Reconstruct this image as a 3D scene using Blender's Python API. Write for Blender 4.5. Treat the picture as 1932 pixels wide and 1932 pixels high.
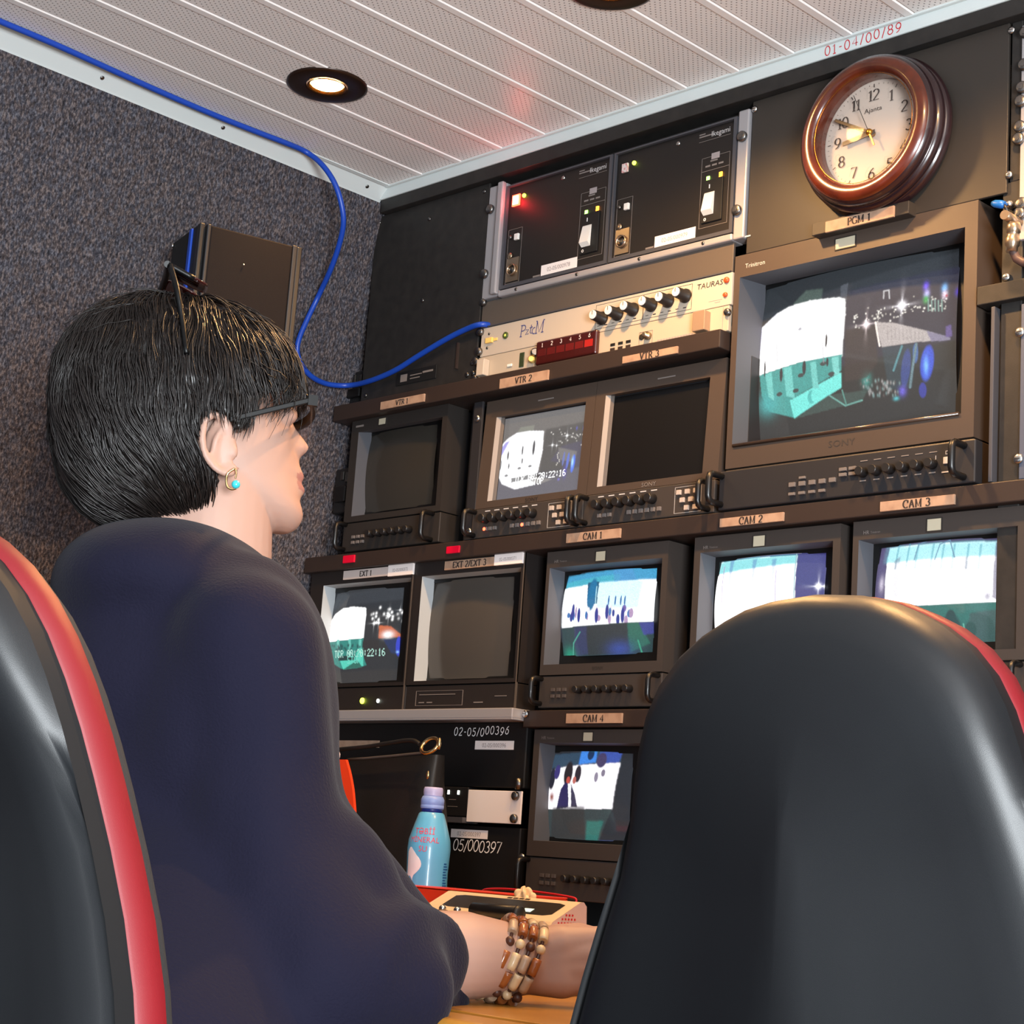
import bpy, math, random
import numpy as np
from mathutils import Vector, Matrix, noise
random.seed(7); np.random.seed(7)
for _o in list(bpy.data.objects): bpy.data.objects.remove(_o)
S = bpy.context.scene
COL = S.collection
H = 0.84                      # height of the camera above the floor; everything is modelled relative to it and lifted at the end
PI = math.pi

# ------------------------------------------------------------------ camera
FPX = 3374.956
RC = ((0.70861, 0.70213, 0.06992), (-0.08730, 0.18560, -0.97874), (-0.70017, 0.68744, 0.19281))
_r, _d, _f = (Vector(a).normalized() for a in RC)
cam_d = bpy.data.cameras.new('camera'); cam = bpy.data.objects.new('camera', cam_d); COL.objects.link(cam)
cam_d.sensor_width = 36.0; cam_d.lens = FPX / 1932.0 * 36.0
cam_d.clip_start = 0.02
cam.matrix_world = Matrix(((_r.x, -_d.x, -_f.x, 0), (_r.y, -_d.y, -_f.y, 0), (_r.z, -_d.z, -_f.z, 0), (0, 0, 0, 1)))
S.camera = cam

# ------------------------------------------------------------------ world, lights, exposure
w = bpy.data.worlds.new('world'); S.world = w; w.use_nodes = True
_bg = w.node_tree.nodes['Background']; _bg.inputs[0].default_value = (0.80, 0.90, 1.0, 1); _bg.inputs[1].default_value = 0.62
S.view_settings.view_transform = 'Standard'
S.view_settings.look = 'None'
S.view_settings.gamma = 1.0
S.view_settings.use_curve_mapping = False
S.view_settings.exposure = 0.36

def area_light(name, loc, target, sx, sy, watts, col):
    d = bpy.data.lights.new(name, 'AREA'); d.shape = 'RECTANGLE'; d.size = sx; d.size_y = sy
    d.energy = watts; d.color = col
    o = bpy.data.objects.new(name, d); COL.objects.link(o); o.location = loc
    o.rotation_euler = (Vector(target) - Vector(loc)).to_track_quat('-Z', 'Y').to_euler()
    return o
# unseen cool fill lamp added at the right, aimed upward to brighten the ceiling
area_light('cool_fill_light', (1.10, -0.30, 0.05), (-1.3, 0.9, 1.00), 0.7, 0.7, 105, (0.90, 0.96, 1.0))
# ------------------------------------------------------------------ helpers
RW = Matrix((_r, _d, _f))
def ray(u, v):
    c = Vector(((u - 966.0) / FPX, (v - 966.0) / FPX, 1.0)); return RW.transposed() @ c
def onY(u, v, Y): d = ray(u, v); return d * (Y / d.y)
def onX(u, v, X): d = ray(u, v); return d * (X / d.x)
def onZ(u, v, Z): d = ray(u, v); return d * (Z / d.z)
def pix(P):
    c = RW @ Vector(P); return 966 + FPX * c.x / c.z, 966 + FPX * c.y / c.z
Y0 = 1.7242                   # plane of the equipment fronts
ZC = 1.035                    # ceiling

def lin(c): c = c / 255.0; return c / 12.92 if c <= 0.04045 else ((c + 0.055) / 1.055) ** 2.4
def rgb(r, g, b): return (lin(r), lin(g), lin(b), 1)

def mat(name, col, rough=0.5, metal=0.0, spec=0.5, bump=None, var=None, emit=None, alpha=None, trans=0.0, coat=0.0, sheen=0.0):
    m = bpy.data.materials.new(name); m.use_nodes = True
    nt = m.node_tree; b = nt.nodes['Principled BSDF']
    if isinstance(col[0], (list, tuple)): col = col[0]
    b.inputs['Base Color'].default_value = col
    b.inputs['Roughness'].default_value = rough
    b.inputs['Metallic'].default_value = metal
    b.inputs['Specular IOR Level'].default_value = spec
    b.inputs['Transmission Weight'].default_value = trans
    b.inputs['Coat Weight'].default_value = coat
    b.inputs['Sheen Weight'].default_value = sheen
    if alpha is not None: b.inputs['Alpha'].default_value = alpha
    if emit:
        b.inputs['Emission Color'].default_value = emit[0]; b.inputs['Emission Strength'].default_value = emit[1]
    if bump or var:
        tc = nt.nodes.new('ShaderNodeTexCoord')
    if bump:
        n = nt.nodes.new('ShaderNodeTexNoise'); n.inputs['Scale'].default_value = bump[0]; n.inputs['Detail'].default_value = 4
        bp = nt.nodes.new('ShaderNodeBump'); bp.inputs['Strength'].default_value = bump[1]; bp.inputs['Distance'].default_value = 0.002
        nt.links.new(tc.outputs['Object'], n.inputs['Vector']); nt.links.new(n.outputs['Fac'], bp.inputs['Height'])
        nt.links.new(bp.outputs['Normal'], b.inputs['Normal'])
    if var:                    # (scale, second colour, low, high)
        n2 = nt.nodes.new('ShaderNodeTexNoise'); n2.inputs['Scale'].default_value = var[0]; n2.inputs['Detail'].default_value = 5
        mr = nt.nodes.new('ShaderNodeMapRange'); mr.inputs['From Min'].default_value = var[2]; mr.inputs['From Max'].default_value = var[3]
        mx = nt.nodes.new('ShaderNodeMix'); mx.data_type = 'RGBA'
        mx.inputs['A'].default_value = col; mx.inputs['B'].default_value = var[1]
        nt.links.new(tc.outputs['Object'], n2.inputs['Vector']); nt.links.new(n2.outputs['Fac'], mr.inputs['Value'])
        nt.links.new(mr.outputs['Result'], mx.inputs['Factor']); nt.links.new(mx.outputs['Result'], b.inputs['Base Color'])
    return m

def wloc(o):
    l = Vector((0, 0, 0))
    while o is not None: l = l + o.location; o = o.parent
    return l

class MB:
    """collects faces and links them as ONE mesh object"""
    def __init__(s): s.v = []; s.f = []; s.mi = []; s.sm = []
    def add(s, vs, fs, mi=0, sm=False):
        k = len(s.v); s.v += [tuple(p) for p in vs]
        for f in fs: s.f.append([i + k for i in f]); s.mi.append(mi); s.sm.append(sm)
        return s
    def box(s, x0, x1, y0, y1, z0, z1, mi=0):
        if x0 > x1: x0, x1 = x1, x0
        if y0 > y1: y0, y1 = y1, y0
        if z0 > z1: z0, z1 = z1, z0
        v = [(x0,y0,z0),(x1,y0,z0),(x1,y1,z0),(x0,y1,z0),(x0,y0,z1),(x1,y0,z1),(x1,y1,z1),(x0,y1,z1)]
        return s.add(v, [(3,2,1,0),(4,5,6,7),(0,1,5,4),(1,2,6,5),(2,3,7,6),(3,0,4,7)], mi)
    def obox(s, c, ax, ay, az, mi=0):      # oriented box: centre and three half axes
        c, ax, ay, az = map(Vector, (c, ax, ay, az))
        v = [c + ax*i + ay*j + az*k for k in (-1,1) for j in (-1,1) for i in (-1,1)]
        return s.add(v, [(2,3,1,0),(4,5,7,6),(0,1,5,4),(1,3,7,5),(3,2,6,7),(2,0,4,6)], mi)
    def ring(s, c, ax, ay, r, n): return [Vector(c) + Vector(ax)*r*math.cos(2*PI*i/n) + Vector(ay)*r*math.sin(2*PI*i/n) for i in range(n)]
    def lathe(s, c, axis, prof, n=32, mi=0, sm=True, cap0=True, cap1=True, mis=None):
        axis = Vector(axis).normalized(); c = Vector(c)
        a = axis.orthogonal().normalized(); b = axis.cross(a)
        vs = []
        for (r, h) in prof: vs += s.ring(c + axis*h, a, b, max(r, 1e-5), n)
        for j in range(len(prof) - 1):
            k = len(s.v)
        k = len(s.v); s.v += [tuple(p) for p in vs]
        for j in range(len(prof) - 1):
            for i in range(n):
                s.f.append([k + j*n + i, k + j*n + (i+1) % n, k + (j+1)*n + (i+1) % n, k + (j+1)*n + i]); s.mi.append(mis[j] if mis else mi); s.sm.append(sm)
        if cap0: s.f.append([k + i for i in reversed(range(n))]); s.mi.append(mis[0] if mis else mi); s.sm.append(False)
        if cap1: s.f.append([k + (len(prof)-1)*n + i for i in range(n)]); s.mi.append(mis[-1] if mis else mi); s.sm.append(False)
        return s
    def cyl(s, p0, p1, r, r1=None, n=24, mi=0, bev=0.0):
        p0, p1 = Vector(p0), Vector(p1); L = (p1 - p0).length; r1 = r if r1 is None else r1
        pr = [(r, 0), (r1, L)] if bev <= 0 else [(r-bev, 0), (r, bev), (r1, L-bev), (r1-bev, L)]
        return s.lathe(p0, p1 - p0, pr, n, mi)
    def tube(s, pts, r, n=10, mi=0, closed=False, rs=None):
        pts = [Vector(p) for p in pts]; m = len(pts); k = len(s.v)
        t0 = (pts[1] - pts[0]).normalized(); a = t0.orthogonal().normalized()
        for i, p in enumerate(pts):
            if closed: t = (pts[(i+1) % m] - pts[i-1]).normalized()
            else: t = (pts[min(i+1, m-1)] - pts[max(i-1, 0)]).normalized()
            a = (a - t * a.dot(t)).normalized(); b = t.cross(a)
            rr = rs[i] if rs else r
            s.v += [tuple(p + a*rr*math.cos(2*PI*q/n) + b*rr*math.sin(2*PI*q/n)) for q in range(n)]
        for i in range(m if closed else m-1):
            i2 = (i+1) % m
            for q in range(n):
                s.f.append([k+i*n+q, k+i*n+(q+1) % n, k+i2*n+(q+1) % n, k+i2*n+q]); s.mi.append(mi); s.sm.append(True)
        if not closed:
            s.f.append([k+q for q in reversed(range(n))]); s.mi.append(mi); s.sm.append(False)
            s.f.append([k+(m-1)*n+q for q in range(n)]); s.mi.append(mi); s.sm.append(False)
        return s
    def grid(s, fn, nu, nv, mi=0, sm=True, cu=False):
        k = len(s.v)
        for j in range(nv+1):
            for i in range(nu if cu else nu+1): s.v.append(tuple(fn(i/nu, j/nv)))
        w_ = nu if cu else nu+1
        for j in range(nv):
            for i in range(nu):
                i2 = (i+1) % w_ if cu else i+1
                s.f.append([k+j*w_+i, k+j*w_+i2, k+(j+1)*w_+i2, k+(j+1)*w_+i]); s.mi.append(mi); s.sm.append(sm)
        return s
    def sphere(s, c, r, n=16, mi=0, sc=(1,1,1)):
        c = Vector(c)
        pr = [(c.x, c.y, c.z)]
        def fn(u, v):
            th = PI * v; ph = 2*PI*u
            return (c.x + r*sc[0]*math.sin(th)*math.cos(ph), c.y + r*sc[1]*math.sin(th)*math.sin(ph), c.z - r*sc[2]*math.cos(th))
        return s.grid(fn, n, max(6, n//2), mi, True, True)
    def frame(s, o, i, y0, y1, mi=0, i2=None, y2=None, mi2=None):
        """flat ring facing -Y: outer rect o, opening i (x0,x1,z0,z1), front y0, back y1; the opening may funnel to i2 at y2"""
        O = [(o[0],o[2]),(o[1],o[2]),(o[1],o[3]),(o[0],o[3])]; I = [(i[0],i[2]),(i[1],i[2]),(i[1],i[3]),(i[0],i[3])]
        v = [(x,y0,z) for x,z in O] + [(x,y0,z) for x,z in I] + [(x,y1,z) for x,z in O]
        f = []
        for q in range(4):
            q2 = (q+1) % 4
            f += [(q, q2, 4+q2, 4+q), (q2, q, 8+q, 8+q2)]
        s.add(v, f, mi)
        i2 = i2 or i; y2 = y1 if y2 is None else y2
        J = [(i2[0],i2[2]),(i2[1],i2[2]),(i2[1],i2[3]),(i2[0],i2[3])]
        v = [(x,y0,z) for x,z in I] + [(x,y2,z) for x,z in J]
        s.add(v, [(q, (q+1) % 4, 4+(q+1) % 4, 4+q) for q in range(4)], mi if mi2 is None else mi2)
        return s
    def ribbon(s, pts, wd, nrm=(0,-1,0), mi=0, thick=None, closed=False):
        """flat pen stroke lying in the plane whose normal is nrm; thick=(thin,thick) makes down strokes broader"""
        pts = [Vector(p) for p in pts]; nrm = Vector(nrm); m = len(pts)
        vs = []
        for i, p in enumerate(pts):
            t = (pts[min(i+1, m-1)] - pts[max(i-1, 0)])
            if t.length < 1e-9: t = Vector((0,0,1))
            t.normalize(); b = nrm.cross(t)
            ww = wd if not thick else wd * (thick[0] + (thick[1]-thick[0]) * abs(t.z))
            vs += [p - b*ww/2, p + b*ww/2]
        return s.add(vs, [(2*i, 2*i+1, 2*i+3, 2*i+2) for i in range(m-1)], mi)
    def build(s, name, mats, parent=None, bev=0.0, seg=2, local=False, subsurf=0):
        me = bpy.data.meshes.new(name)
        if parent is None:
            A = np.array(s.v); org = Vector(((A[:,0].min()+A[:,0].max())/2, (A[:,1].min()+A[:,1].max())/2, A[:,2].min()))
        else: org = Vector((0,0,0)) if local else wloc(parent)
        me.from_pydata([(p[0]-org.x, p[1]-org.y, p[2]-org.z) for p in s.v], [], s.f)
        if not isinstance(mats, (list, tuple)): mats = [mats]
        for m in mats: me.materials.append(m)
        me.polygons.foreach_set('material_index', s.mi); me.polygons.foreach_set('use_smooth', s.sm)
        me.update()
        o = bpy.data.objects.new(name, me); COL.objects.link(o)
        if parent is None: o.location = org
        else: o.parent = parent
        if bev > 0:
            md = o.modifiers.new('bevel', 'BEVEL'); md.width = bev; md.segments = seg; md.limit_method = 'ANGLE'; md.angle_limit = math.radians(40)
        if subsurf:
            md = o.modifiers.new('subsurf', 'SUBSURF'); md.levels = subsurf; md.render_levels = subsurf
        return o

def tag(o, label=None, cat=None, group=None, kind=None):
    if label: o['label'] = label
    if cat: o['category'] = cat
    if group: o['group'] = group
    if kind: o['kind'] = kind
    return o
def thing(name, label, cat, loc, group=None, rz=0.0):
    o = bpy.data.objects.new(name, None); COL.objects.link(o); o.location = loc; o.rotation_euler = (0, 0, rz)
    o.empty_display_size = 0.02
    return tag(o, label, cat, group)
def copy_tree(o, parent=None):
    c = o.copy(); COL.objects.link(c)
    if parent is not None: c.parent = parent
    for ch in list(o.children): copy_tree(ch, c)
    return c

def text(name, s, x, y, z, size, m, parent, align='LEFT', sx=1.0, tilt=0.0, shear=0.0, rotz=0.0):
    """printed lettering facing -Y, baseline starting at x, z"""
    cu = bpy.data.curves.new('lettering_curve', 'FONT'); cu.body = s; cu.size = size; cu.align_x = align; cu.resolution_u = 2; cu.shear = shear
    tmp = bpy.data.objects.new('lettering_tmp', cu); COL.objects.link(tmp)
    bpy.context.view_layer.update()
    me = bpy.data.meshes.new_from_object(tmp.evaluated_get(bpy.context.evaluated_depsgraph_get()))
    bpy.data.objects.remove(tmp); bpy.data.curves.remove(cu)
    org = wloc(parent); ca, sa = math.cos(tilt), math.sin(tilt)
    for v in me.vertices:
        lx, lz = v.co.x * sx, v.co.y
        v.co = (x + lx*ca - lz*sa - org.x, y - org.y, z + lx*sa + lz*ca - org.z)
    me.name = name; me.materials.clear(); me.materials.append(m)
    o = bpy.data.objects.new(name, me); COL.objects.link(o); o.parent = parent
    return o

# pen strokes for stencilled labels, clock numerals and handwriting
def arc(cx, cy, rx, ry, a0, a1, n=12):
    return [(cx + rx*math.cos(math.radians(a0+(a1-a0)*i/n)), cy + ry*math.sin(math.radians(a0+(a1-a0)*i/n))) for i in range(n+1)]
GL = {
 '0': (.62, [arc(.31,.5,.29,.5,90,450,20)]), '1': (.42, [[(.04,.80),(.23,.99),(.23,0)], [(.06,0),(.40,0)]]),
 '2': (.62, [arc(.30,.73,.27,.27,165,-40,10) + [(.03,.02),(.03,0),(.60,.02)]]),
 '3': (.60, [arc(.28,.75,.24,.25,150,-85,10), arc(.28,.26,.29,.26,88,-155,12)]),
 '4': (.64, [[(.46,0),(.46,1),(.02,.30),(.64,.30)]]), '5': (.60, [[(.54,.99),(.14,.99),(.10,.57)] + arc(.27,.31,.30,.31,125,-150,12)]),
 '6': (.62, [[(.52,.97),(.28,.80),(.06,.45)] + arc(.31,.30,.27,.30,165,-195,16)]), '7': (.60, [[(.03,.90),(.03,.99),(.58,.99),(.22,0)]]),
 '8': (.60, [arc(.30,.75,.23,.25,270,630,14), arc(.30,.26,.28,.26,90,450,16)]), '9': (.62, [arc(.31,.70,.27,.30,0,360,16), [(.58,.70),(.54,.45),(.34,.15),(.10,.02)]]),
 'P': (.62, [[(.12,0),(.12,1)], [(.12,.99)] + arc(.32,.74,.27,.25,90,-90,10) + [(.12,.49)], [(0,0),(.26,0)], [(0,1),(.14,1)]]),
 'G': (.78, [arc(.42,.5,.40,.5,50,330,18), [(.72,.02),(.72,.42)], [(.52,.42),(.84,.42)]]),
 'M': (.95, [[(.12,0),(.12,1)], [(.12,1),(.46,.05),(.82,1)], [(.82,1),(.82,0)], [(0,0),(.26,0)], [(.68,0),(.96,0)], [(0,1),(.14,1)], [(.80,1),(.96,1)]]),
 'C': (.74, [arc(.42,.5,.40,.5,48,312,18), [(.68,.62),(.70,.98)]]), 'A': (.78, [[(.08,0),(.38,1)], [(.38,1),(.70,0)], [(.19,.36),(.59,.36)], [(0,0),(.20,0)], [(.56,0),(.82,0)]]),
 'V': (.76, [[(.06,1),(.38,0)], [(.38,0),(.70,1)], [(0,1),(.22,1)], [(.58,1),(.80,1)]]), 'T': (.70, [[(.35,0),(.35,1)], [(.02,.82),(.02,.99),(.68,.99),(.68,.82)], [(.20,0),(.50,0)]]),
 'R': (.74, [[(.12,0),(.12,1)], [(.12,.99)] + arc(.32,.74,.26,.25,90,-90,10) + [(.12,.49)], [(.34,.49),(.70,0)], [(0,0),(.26,0)], [(0,1),(.14,1)], [(.60,0),(.78,0)]]),
 'E': (.66, [[(.12,0),(.12,1)], [(0,.99),(.60,.99),(.60,.80)], [(.12,.52),(.46,.52)], [(0,.01),(.62,.01),(.64,.24)]]),
 'X': (.76, [[(.06,1),(.70,0)], [(.68,1),(.06,0)], [(0,0),(.20,0)], [(.56,0),(.80,0)], [(0,1),(.20,1)], [(.56,1),(.78,1)]]),
 '/': (.36, [[(.02,-.05),(.36,1.05)]]), '-': (.40, [[(.06,.42),(.36,.42)]]), ' ': (.34, []),
 'z': (.50, [[(.05,.48),(.40,.48),(.08,.05),(.45,.10)]]), 't': (.36, [[(.20,.78),(.16,.10),(.34,.04)], [(.02,.52),(.38,.58)]]), 'c': (.42, [arc(.24,.28,.20,.26,60,300,10)]),
 'p': (.62, [[(.12,-.25),(.16,1)], [(.10,.95)] + arc(.34,.72,.28,.26,100,-100,10) + [(.14,.46)]]), 'm': (.80, [[(.06,0),(.14,.95)], [(.14,.95),(.40,.30),(.70,1.02)], [(.70,1.02),(.72,-.05)]]),
}
def swidth(s, h, sp=.14): return sum((GL[c][0] + sp) * h for c in s) - sp*h
def strokes(mb, s, x, y, z, h, wd, sp=.14, thick=None, tilt=0.0, jit=0.0, slant=0.0, hgrow=0.0):
    ca, sa = math.cos(tilt), math.sin(tilt); cx = 0.0; eps = 0
    for n_, c in enumerate(s):
        gw, st = GL[c]; dz = random.uniform(-jit, jit) * h; hh = h * (1 + hgrow*n_)
        for pl in st:
            pts = []
            for (px_, pz_) in pl:
                lx = cx + px_*hh + slant*pz_*hh; lz = pz_*hh + dz
                pts.append((x + lx*ca - lz*sa, y - eps, z + lx*sa + lz*ca))
            mb.ribbon(pts, wd, thick=thick); eps += 2e-6
        cx += (gw + sp) * h
    return mb

# ------------------------------------------------------------------ materials
M = {}
M['white_trim'] = mat('white_trim', rgb(204,211,210), .42)
M['black_paint'] = mat('black_paint', rgb(28,26,25), .55, bump=(900,.05), var=(60, rgb(38,35,33), .35, .7))
M['black_plastic'] = mat('black_plastic', rgb(26,25,26), .42)
M['deep_black'] = mat('deep_black', rgb(10,10,11), .6)
M['panel_dark'] = mat('panel_dark', rgb(46,41,37), .5, bump=(1400,.04))
M['panel_grey'] = mat('panel_grey', rgb(82,73,66), .5, bump=(1400,.04))
M['panel_brown'] = mat('panel_brown', rgb(46,35,31), .5, bump=(1200,.04))
M['module_black'] = mat('module_black', rgb(21,17,16), .48, bump=(1500,.05))
M['edge_grey'] = mat('edge_grey', rgb(78,78,84), .4, metal=.3)
M['rack_silver'] = mat('rack_silver', rgb(166,163,166), .42, metal=.35)
M['cream_panel'] = mat('cream_panel', rgb(184,171,156), .45)
M['cream_two'] = mat('cream_two', rgb(178,164,146), .45)
M['paper_tan'] = mat('paper_tan', rgb(166,136,114), .8, var=(90, rgb(146,116,96), .4, .75))
M['paper_white'] = mat('paper_white', rgb(232,224,222), .7)
M['ink_dark'] = mat('ink_dark', rgb(40,30,28), .8)
M['ink_grey'] = mat('ink_grey', rgb(150,140,140), .8)
M['ink_blue'] = mat('ink_blue', rgb(48,56,120), .7)
M['ink_white'] = mat('ink_white', rgb(235,235,235), .7)
M['ink_red'] = mat('ink_red', rgb(190,28,40), .7)
M['print_white'] = mat('print_white', rgb(190,186,186), .6)
M['print_dim'] = mat('print_dim', rgb(120,112,108), .6)
M['steel'] = mat('steel', rgb(200,200,200), .25, metal=1.0)
M['steel_dark'] = mat('steel_dark', rgb(120,118,116), .3, metal=1.0)
M['bolt_grey'] = mat('bolt_grey', rgb(128,127,126), .32, metal=1.0)
M['nickel'] = mat('nickel', rgb(170,150,128), .28, metal=.9)
M['bezel_grey'] = mat('bezel_grey', rgb(56,50,47), .5, bump=(1800,.05))
M['bezel_dark'] = mat('bezel_dark', rgb(40,36,34), .5, bump=(1800,.05))
M['funnel_grey'] = mat('funnel_grey', rgb(78,80,87), .6)
M['funnel_light'] = mat('funnel_light', rgb(170,176,180), .55)
M['case_dark'] = mat('case_dark', rgb(34,33,36), .5)
M['blue_cable'] = mat('blue_cable', rgb(20,66,168), .38)
M['white_plastic'] = mat('white_plastic', rgb(226,222,216), .4)
M['lamp_bronze'] = mat('lamp_bronze', rgb(44,26,16), .35, metal=.4)
def led(name, c, s): M[name] = mat(name, c, .4, emit=(c, s))
led('led_red', (1, .05, .02, 1), 9); led('led_redcore', (1, .35, .25, 1), 14); led('led_green', (.35, 1, .12, 1), 4.5); led('led_yellow', (.75, 1, .05, 1), 5)
led('led_orange', (1, .30, .02, 1), 5.5); led('led_white', (.9, 1, .9, 1), 3); led('tally_red', (.5, .0, .02, 1), .25)
# ------------------------------------------------------------------ room shell
def fabric_material():
    m = bpy.data.materials.new('wall_fabric'); m.use_nodes = True; nt = m.node_tree; b = nt.nodes['Principled BSDF']
    tc = nt.nodes.new('ShaderNodeTexCoord'); mp = nt.nodes.new('ShaderNodeMapping'); mp.inputs['Scale'].default_value = (1, 1, .55)
    nt.links.new(tc.outputs['Object'], mp.inputs['Vector'])
    n = nt.nodes.new('ShaderNodeTexNoise'); n.inputs['Scale'].default_value = 330; n.inputs['Detail'].default_value = 3; n.inputs['Roughness'].default_value = .7
    n2 = nt.nodes.new('ShaderNodeTexNoise'); n2.inputs['Scale'].default_value = 170; n2.inputs['Detail'].default_value = 2
    cr = nt.nodes.new('ShaderNodeValToRGB')
    e = cr.color_ramp.elements; e[0].position = .32; e[0].color = rgb(34,33,35); e[1].position = .70; e[1].color = rgb(132,127,127)
    q = cr.color_ramp.elements.new(.5); q.color = rgb(75,72,75)
    hs = nt.nodes.new('ShaderNodeMix'); hs.data_type = 'RGBA'; hs.blend_type = 'MULTIPLY'; hs.inputs['Factor'].default_value = .55
    cr2 = nt.nodes.new('ShaderNodeValToRGB'); e2 = cr2.color_ramp.elements; e2[0].position = .4; e2[0].color = rgb(190,205,235); e2[1].position = .6; e2[1].color = rgb(250,225,215)
    for k in (n, n2): nt.links.new(mp.outputs['Vector'], k.inputs['Vector'])
    nt.links.new(n.outputs['Fac'], cr.inputs['Fac']); nt.links.new(n2.outputs['Fac'], cr2.inputs['Fac'])
    nt.links.new(cr.outputs['Color'], hs.inputs['A']); nt.links.new(cr2.outputs['Color'], hs.inputs['B'])
    nt.links.new(hs.outputs['Result'], b.inputs['Base Color'])
    bp = nt.nodes.new('ShaderNodeBump'); bp.inputs['Strength'].default_value = .6; bp.inputs['Distance'].default_value = .002
    nt.links.new(n.outputs['Fac'], bp.inputs['Height']); nt.links.new(bp.outputs['Normal'], b.inputs['Normal'])
    b.inputs['Roughness'].default_value = .95; b.inputs['Specular IOR Level'].default_value = .15
    return m
M['fabric'] = fabric_material()

PITCH = .0877; SEAM0 = -1.2856   # ceiling planks run along Y
def ceiling_material():
    m = bpy.data.materials.new('perforated_plank'); m.use_nodes = True; nt = m.node_tree; b = nt.nodes['Principled BSDF']
    tc = nt.nodes.new('ShaderNodeTexCoord'); sp = nt.nodes.new('ShaderNodeSeparateXYZ'); nt.links.new(tc.outputs['Object'], sp.inputs[0])
    def mth(op, a, bb=None, cc=None):
        n = nt.nodes.new('ShaderNodeMath'); n.operation = op
        for i, q in enumerate((a, bb, cc)):
            if q is None: continue
            if isinstance(q, (int, float)): n.inputs[i].default_value = q
            else: nt.links.new(q, n.inputs[i])
        return n.outputs[0]
    PX, PY = .0078, .0050
    v = mth('DIVIDE', sp.outputs['Y'], PY); row = mth('FLOOR', v); fv = mth('SUBTRACT', mth('SUBTRACT', v, row), .5)
    odd = mth('FLOORED_MODULO', row, 2.0)
    u = mth('ADD', mth('DIVIDE', sp.outputs['X'], PX), mth('MULTIPLY', odd, .5)); fu = mth('SUBTRACT', mth('FRACT', u), .5)
    d2 = mth('ADD', mth('POWER', mth('MULTIPLY', fu, PX), 2.0), mth('POWER', mth('MULTIPLY', fv, PY), 2.0))
    hole = mth('LESS_THAN', d2, .00105**2)
    ph = mth('FRACT', mth('DIVIDE', mth('SUBTRACT', sp.outputs['X'], SEAM0), PITCH))
    band = mth('LESS_THAN', ph, .83); lead = mth('GREATER_THAN', ph, .06)
    k = mth('MULTIPLY', mth('MULTIPLY', hole, band), lead)
    mx = nt.nodes.new('ShaderNodeMix'); mx.data_type = 'RGBA'; mx.inputs['A'].default_value = rgb(234,229,226); mx.inputs['B'].default_value = rgb(124,116,112)
    nt.links.new(k, mx.inputs['Factor']); nt.links.new(mx.outputs['Result'], b.inputs['Base Color'])
    b.inputs['Roughness'].default_value = .38
    return m
M['ceiling'] = ceiling_material()
cb = MB()
CX0, CX1, CYB, CYF = -2.11, 1.5, -1.6, 1.7145
i0 = math.floor((CX0 - SEAM0) / PITCH); i1 = math.ceil((CX1 - SEAM0) / PITCH)
for i in range(i0, i1):          # every plank: face, small bevelled lip, shadow groove
    a = SEAM0 + i*PITCH; b_ = a + PITCH
    prof = [(a, ZC+.006), (a+.0012, ZC+.006), (a+.0014, ZC), (b_-.0135, ZC), (b_-.0125, ZC-.0012), (b_-.0020, ZC-.0012), (b_-.0006, ZC+.001), (b_, ZC+.006)]
    cb.add([(x, CYB, z) for x, z in prof] + [(x, CYF, z) for x, z in prof], [(q, q+1, 9+q, 8+q) for q in range(7)], 0)
cb.add([(CX0,CYB,ZC+.05),(CX1,CYB,ZC+.05),(CX1,2.4,ZC+.05),(CX0,2.4,ZC+.05)], [(0,1,2,3)], 0)
ceil = cb.build('ceiling', M['ceiling']); 
# keep the object frame on the plank grid
_off = ceil.location.copy()
for v in ceil.data.vertices: v.co += _off
ceil.location = (0, 0, 0); tag(ceil, kind='structure')

def slab(name, m, p, t):         # a wall given by four corners and a thickness vector
    mb = MB(); P = [Vector(a) for a in p]; T = Vector(t)
    mb.add(P + [a + T for a in P], [(0,1,2,3),(7,6,5,4),(0,4,5,1),(1,5,6,2),(2,6,7,3),(3,7,4,0)])
    return tag(mb.build(name, m), kind='structure')
WX = lambda z: -2.095 - (1.017 - z) * .20      # the van side leans outward below
slab('wall_left', M['fabric'], [(WX(ZC+.04),-1.6,ZC+.04),(WX(ZC+.04),2.4,ZC+.04),(WX(-H),2.4,-H),(WX(-H),-1.6,-H)], (-.04,0,0))
M['floor'] = mat('floor_lino', rgb(70,66,64), .6, var=(30, rgb(58,55,54), .4, .7))
slab('floor', M['floor'], [(-2.6,-1.6,-H),(1.5,-1.6,-H),(1.5,2.4,-H),(-2.6,2.4,-H)], (0,0,-.05))
M['wall_grey'] = mat('wall_grey', rgb(120,116,114), .9)
slab('wall_right', M['wall_grey'], [(1.5,2.4,-H),(1.5,-1.6,-H),(1.5,-1.6,ZC+.04),(1.5,2.4,ZC+.04)], (.04,0,0))
slab('wall_front', M['deep_black'], [(-2.6,2.36,-H),(1.5,2.36,-H),(1.5,2.36,ZC+.05),(-2.6,2.36,ZC+.05)], (0,.04,0))

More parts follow.
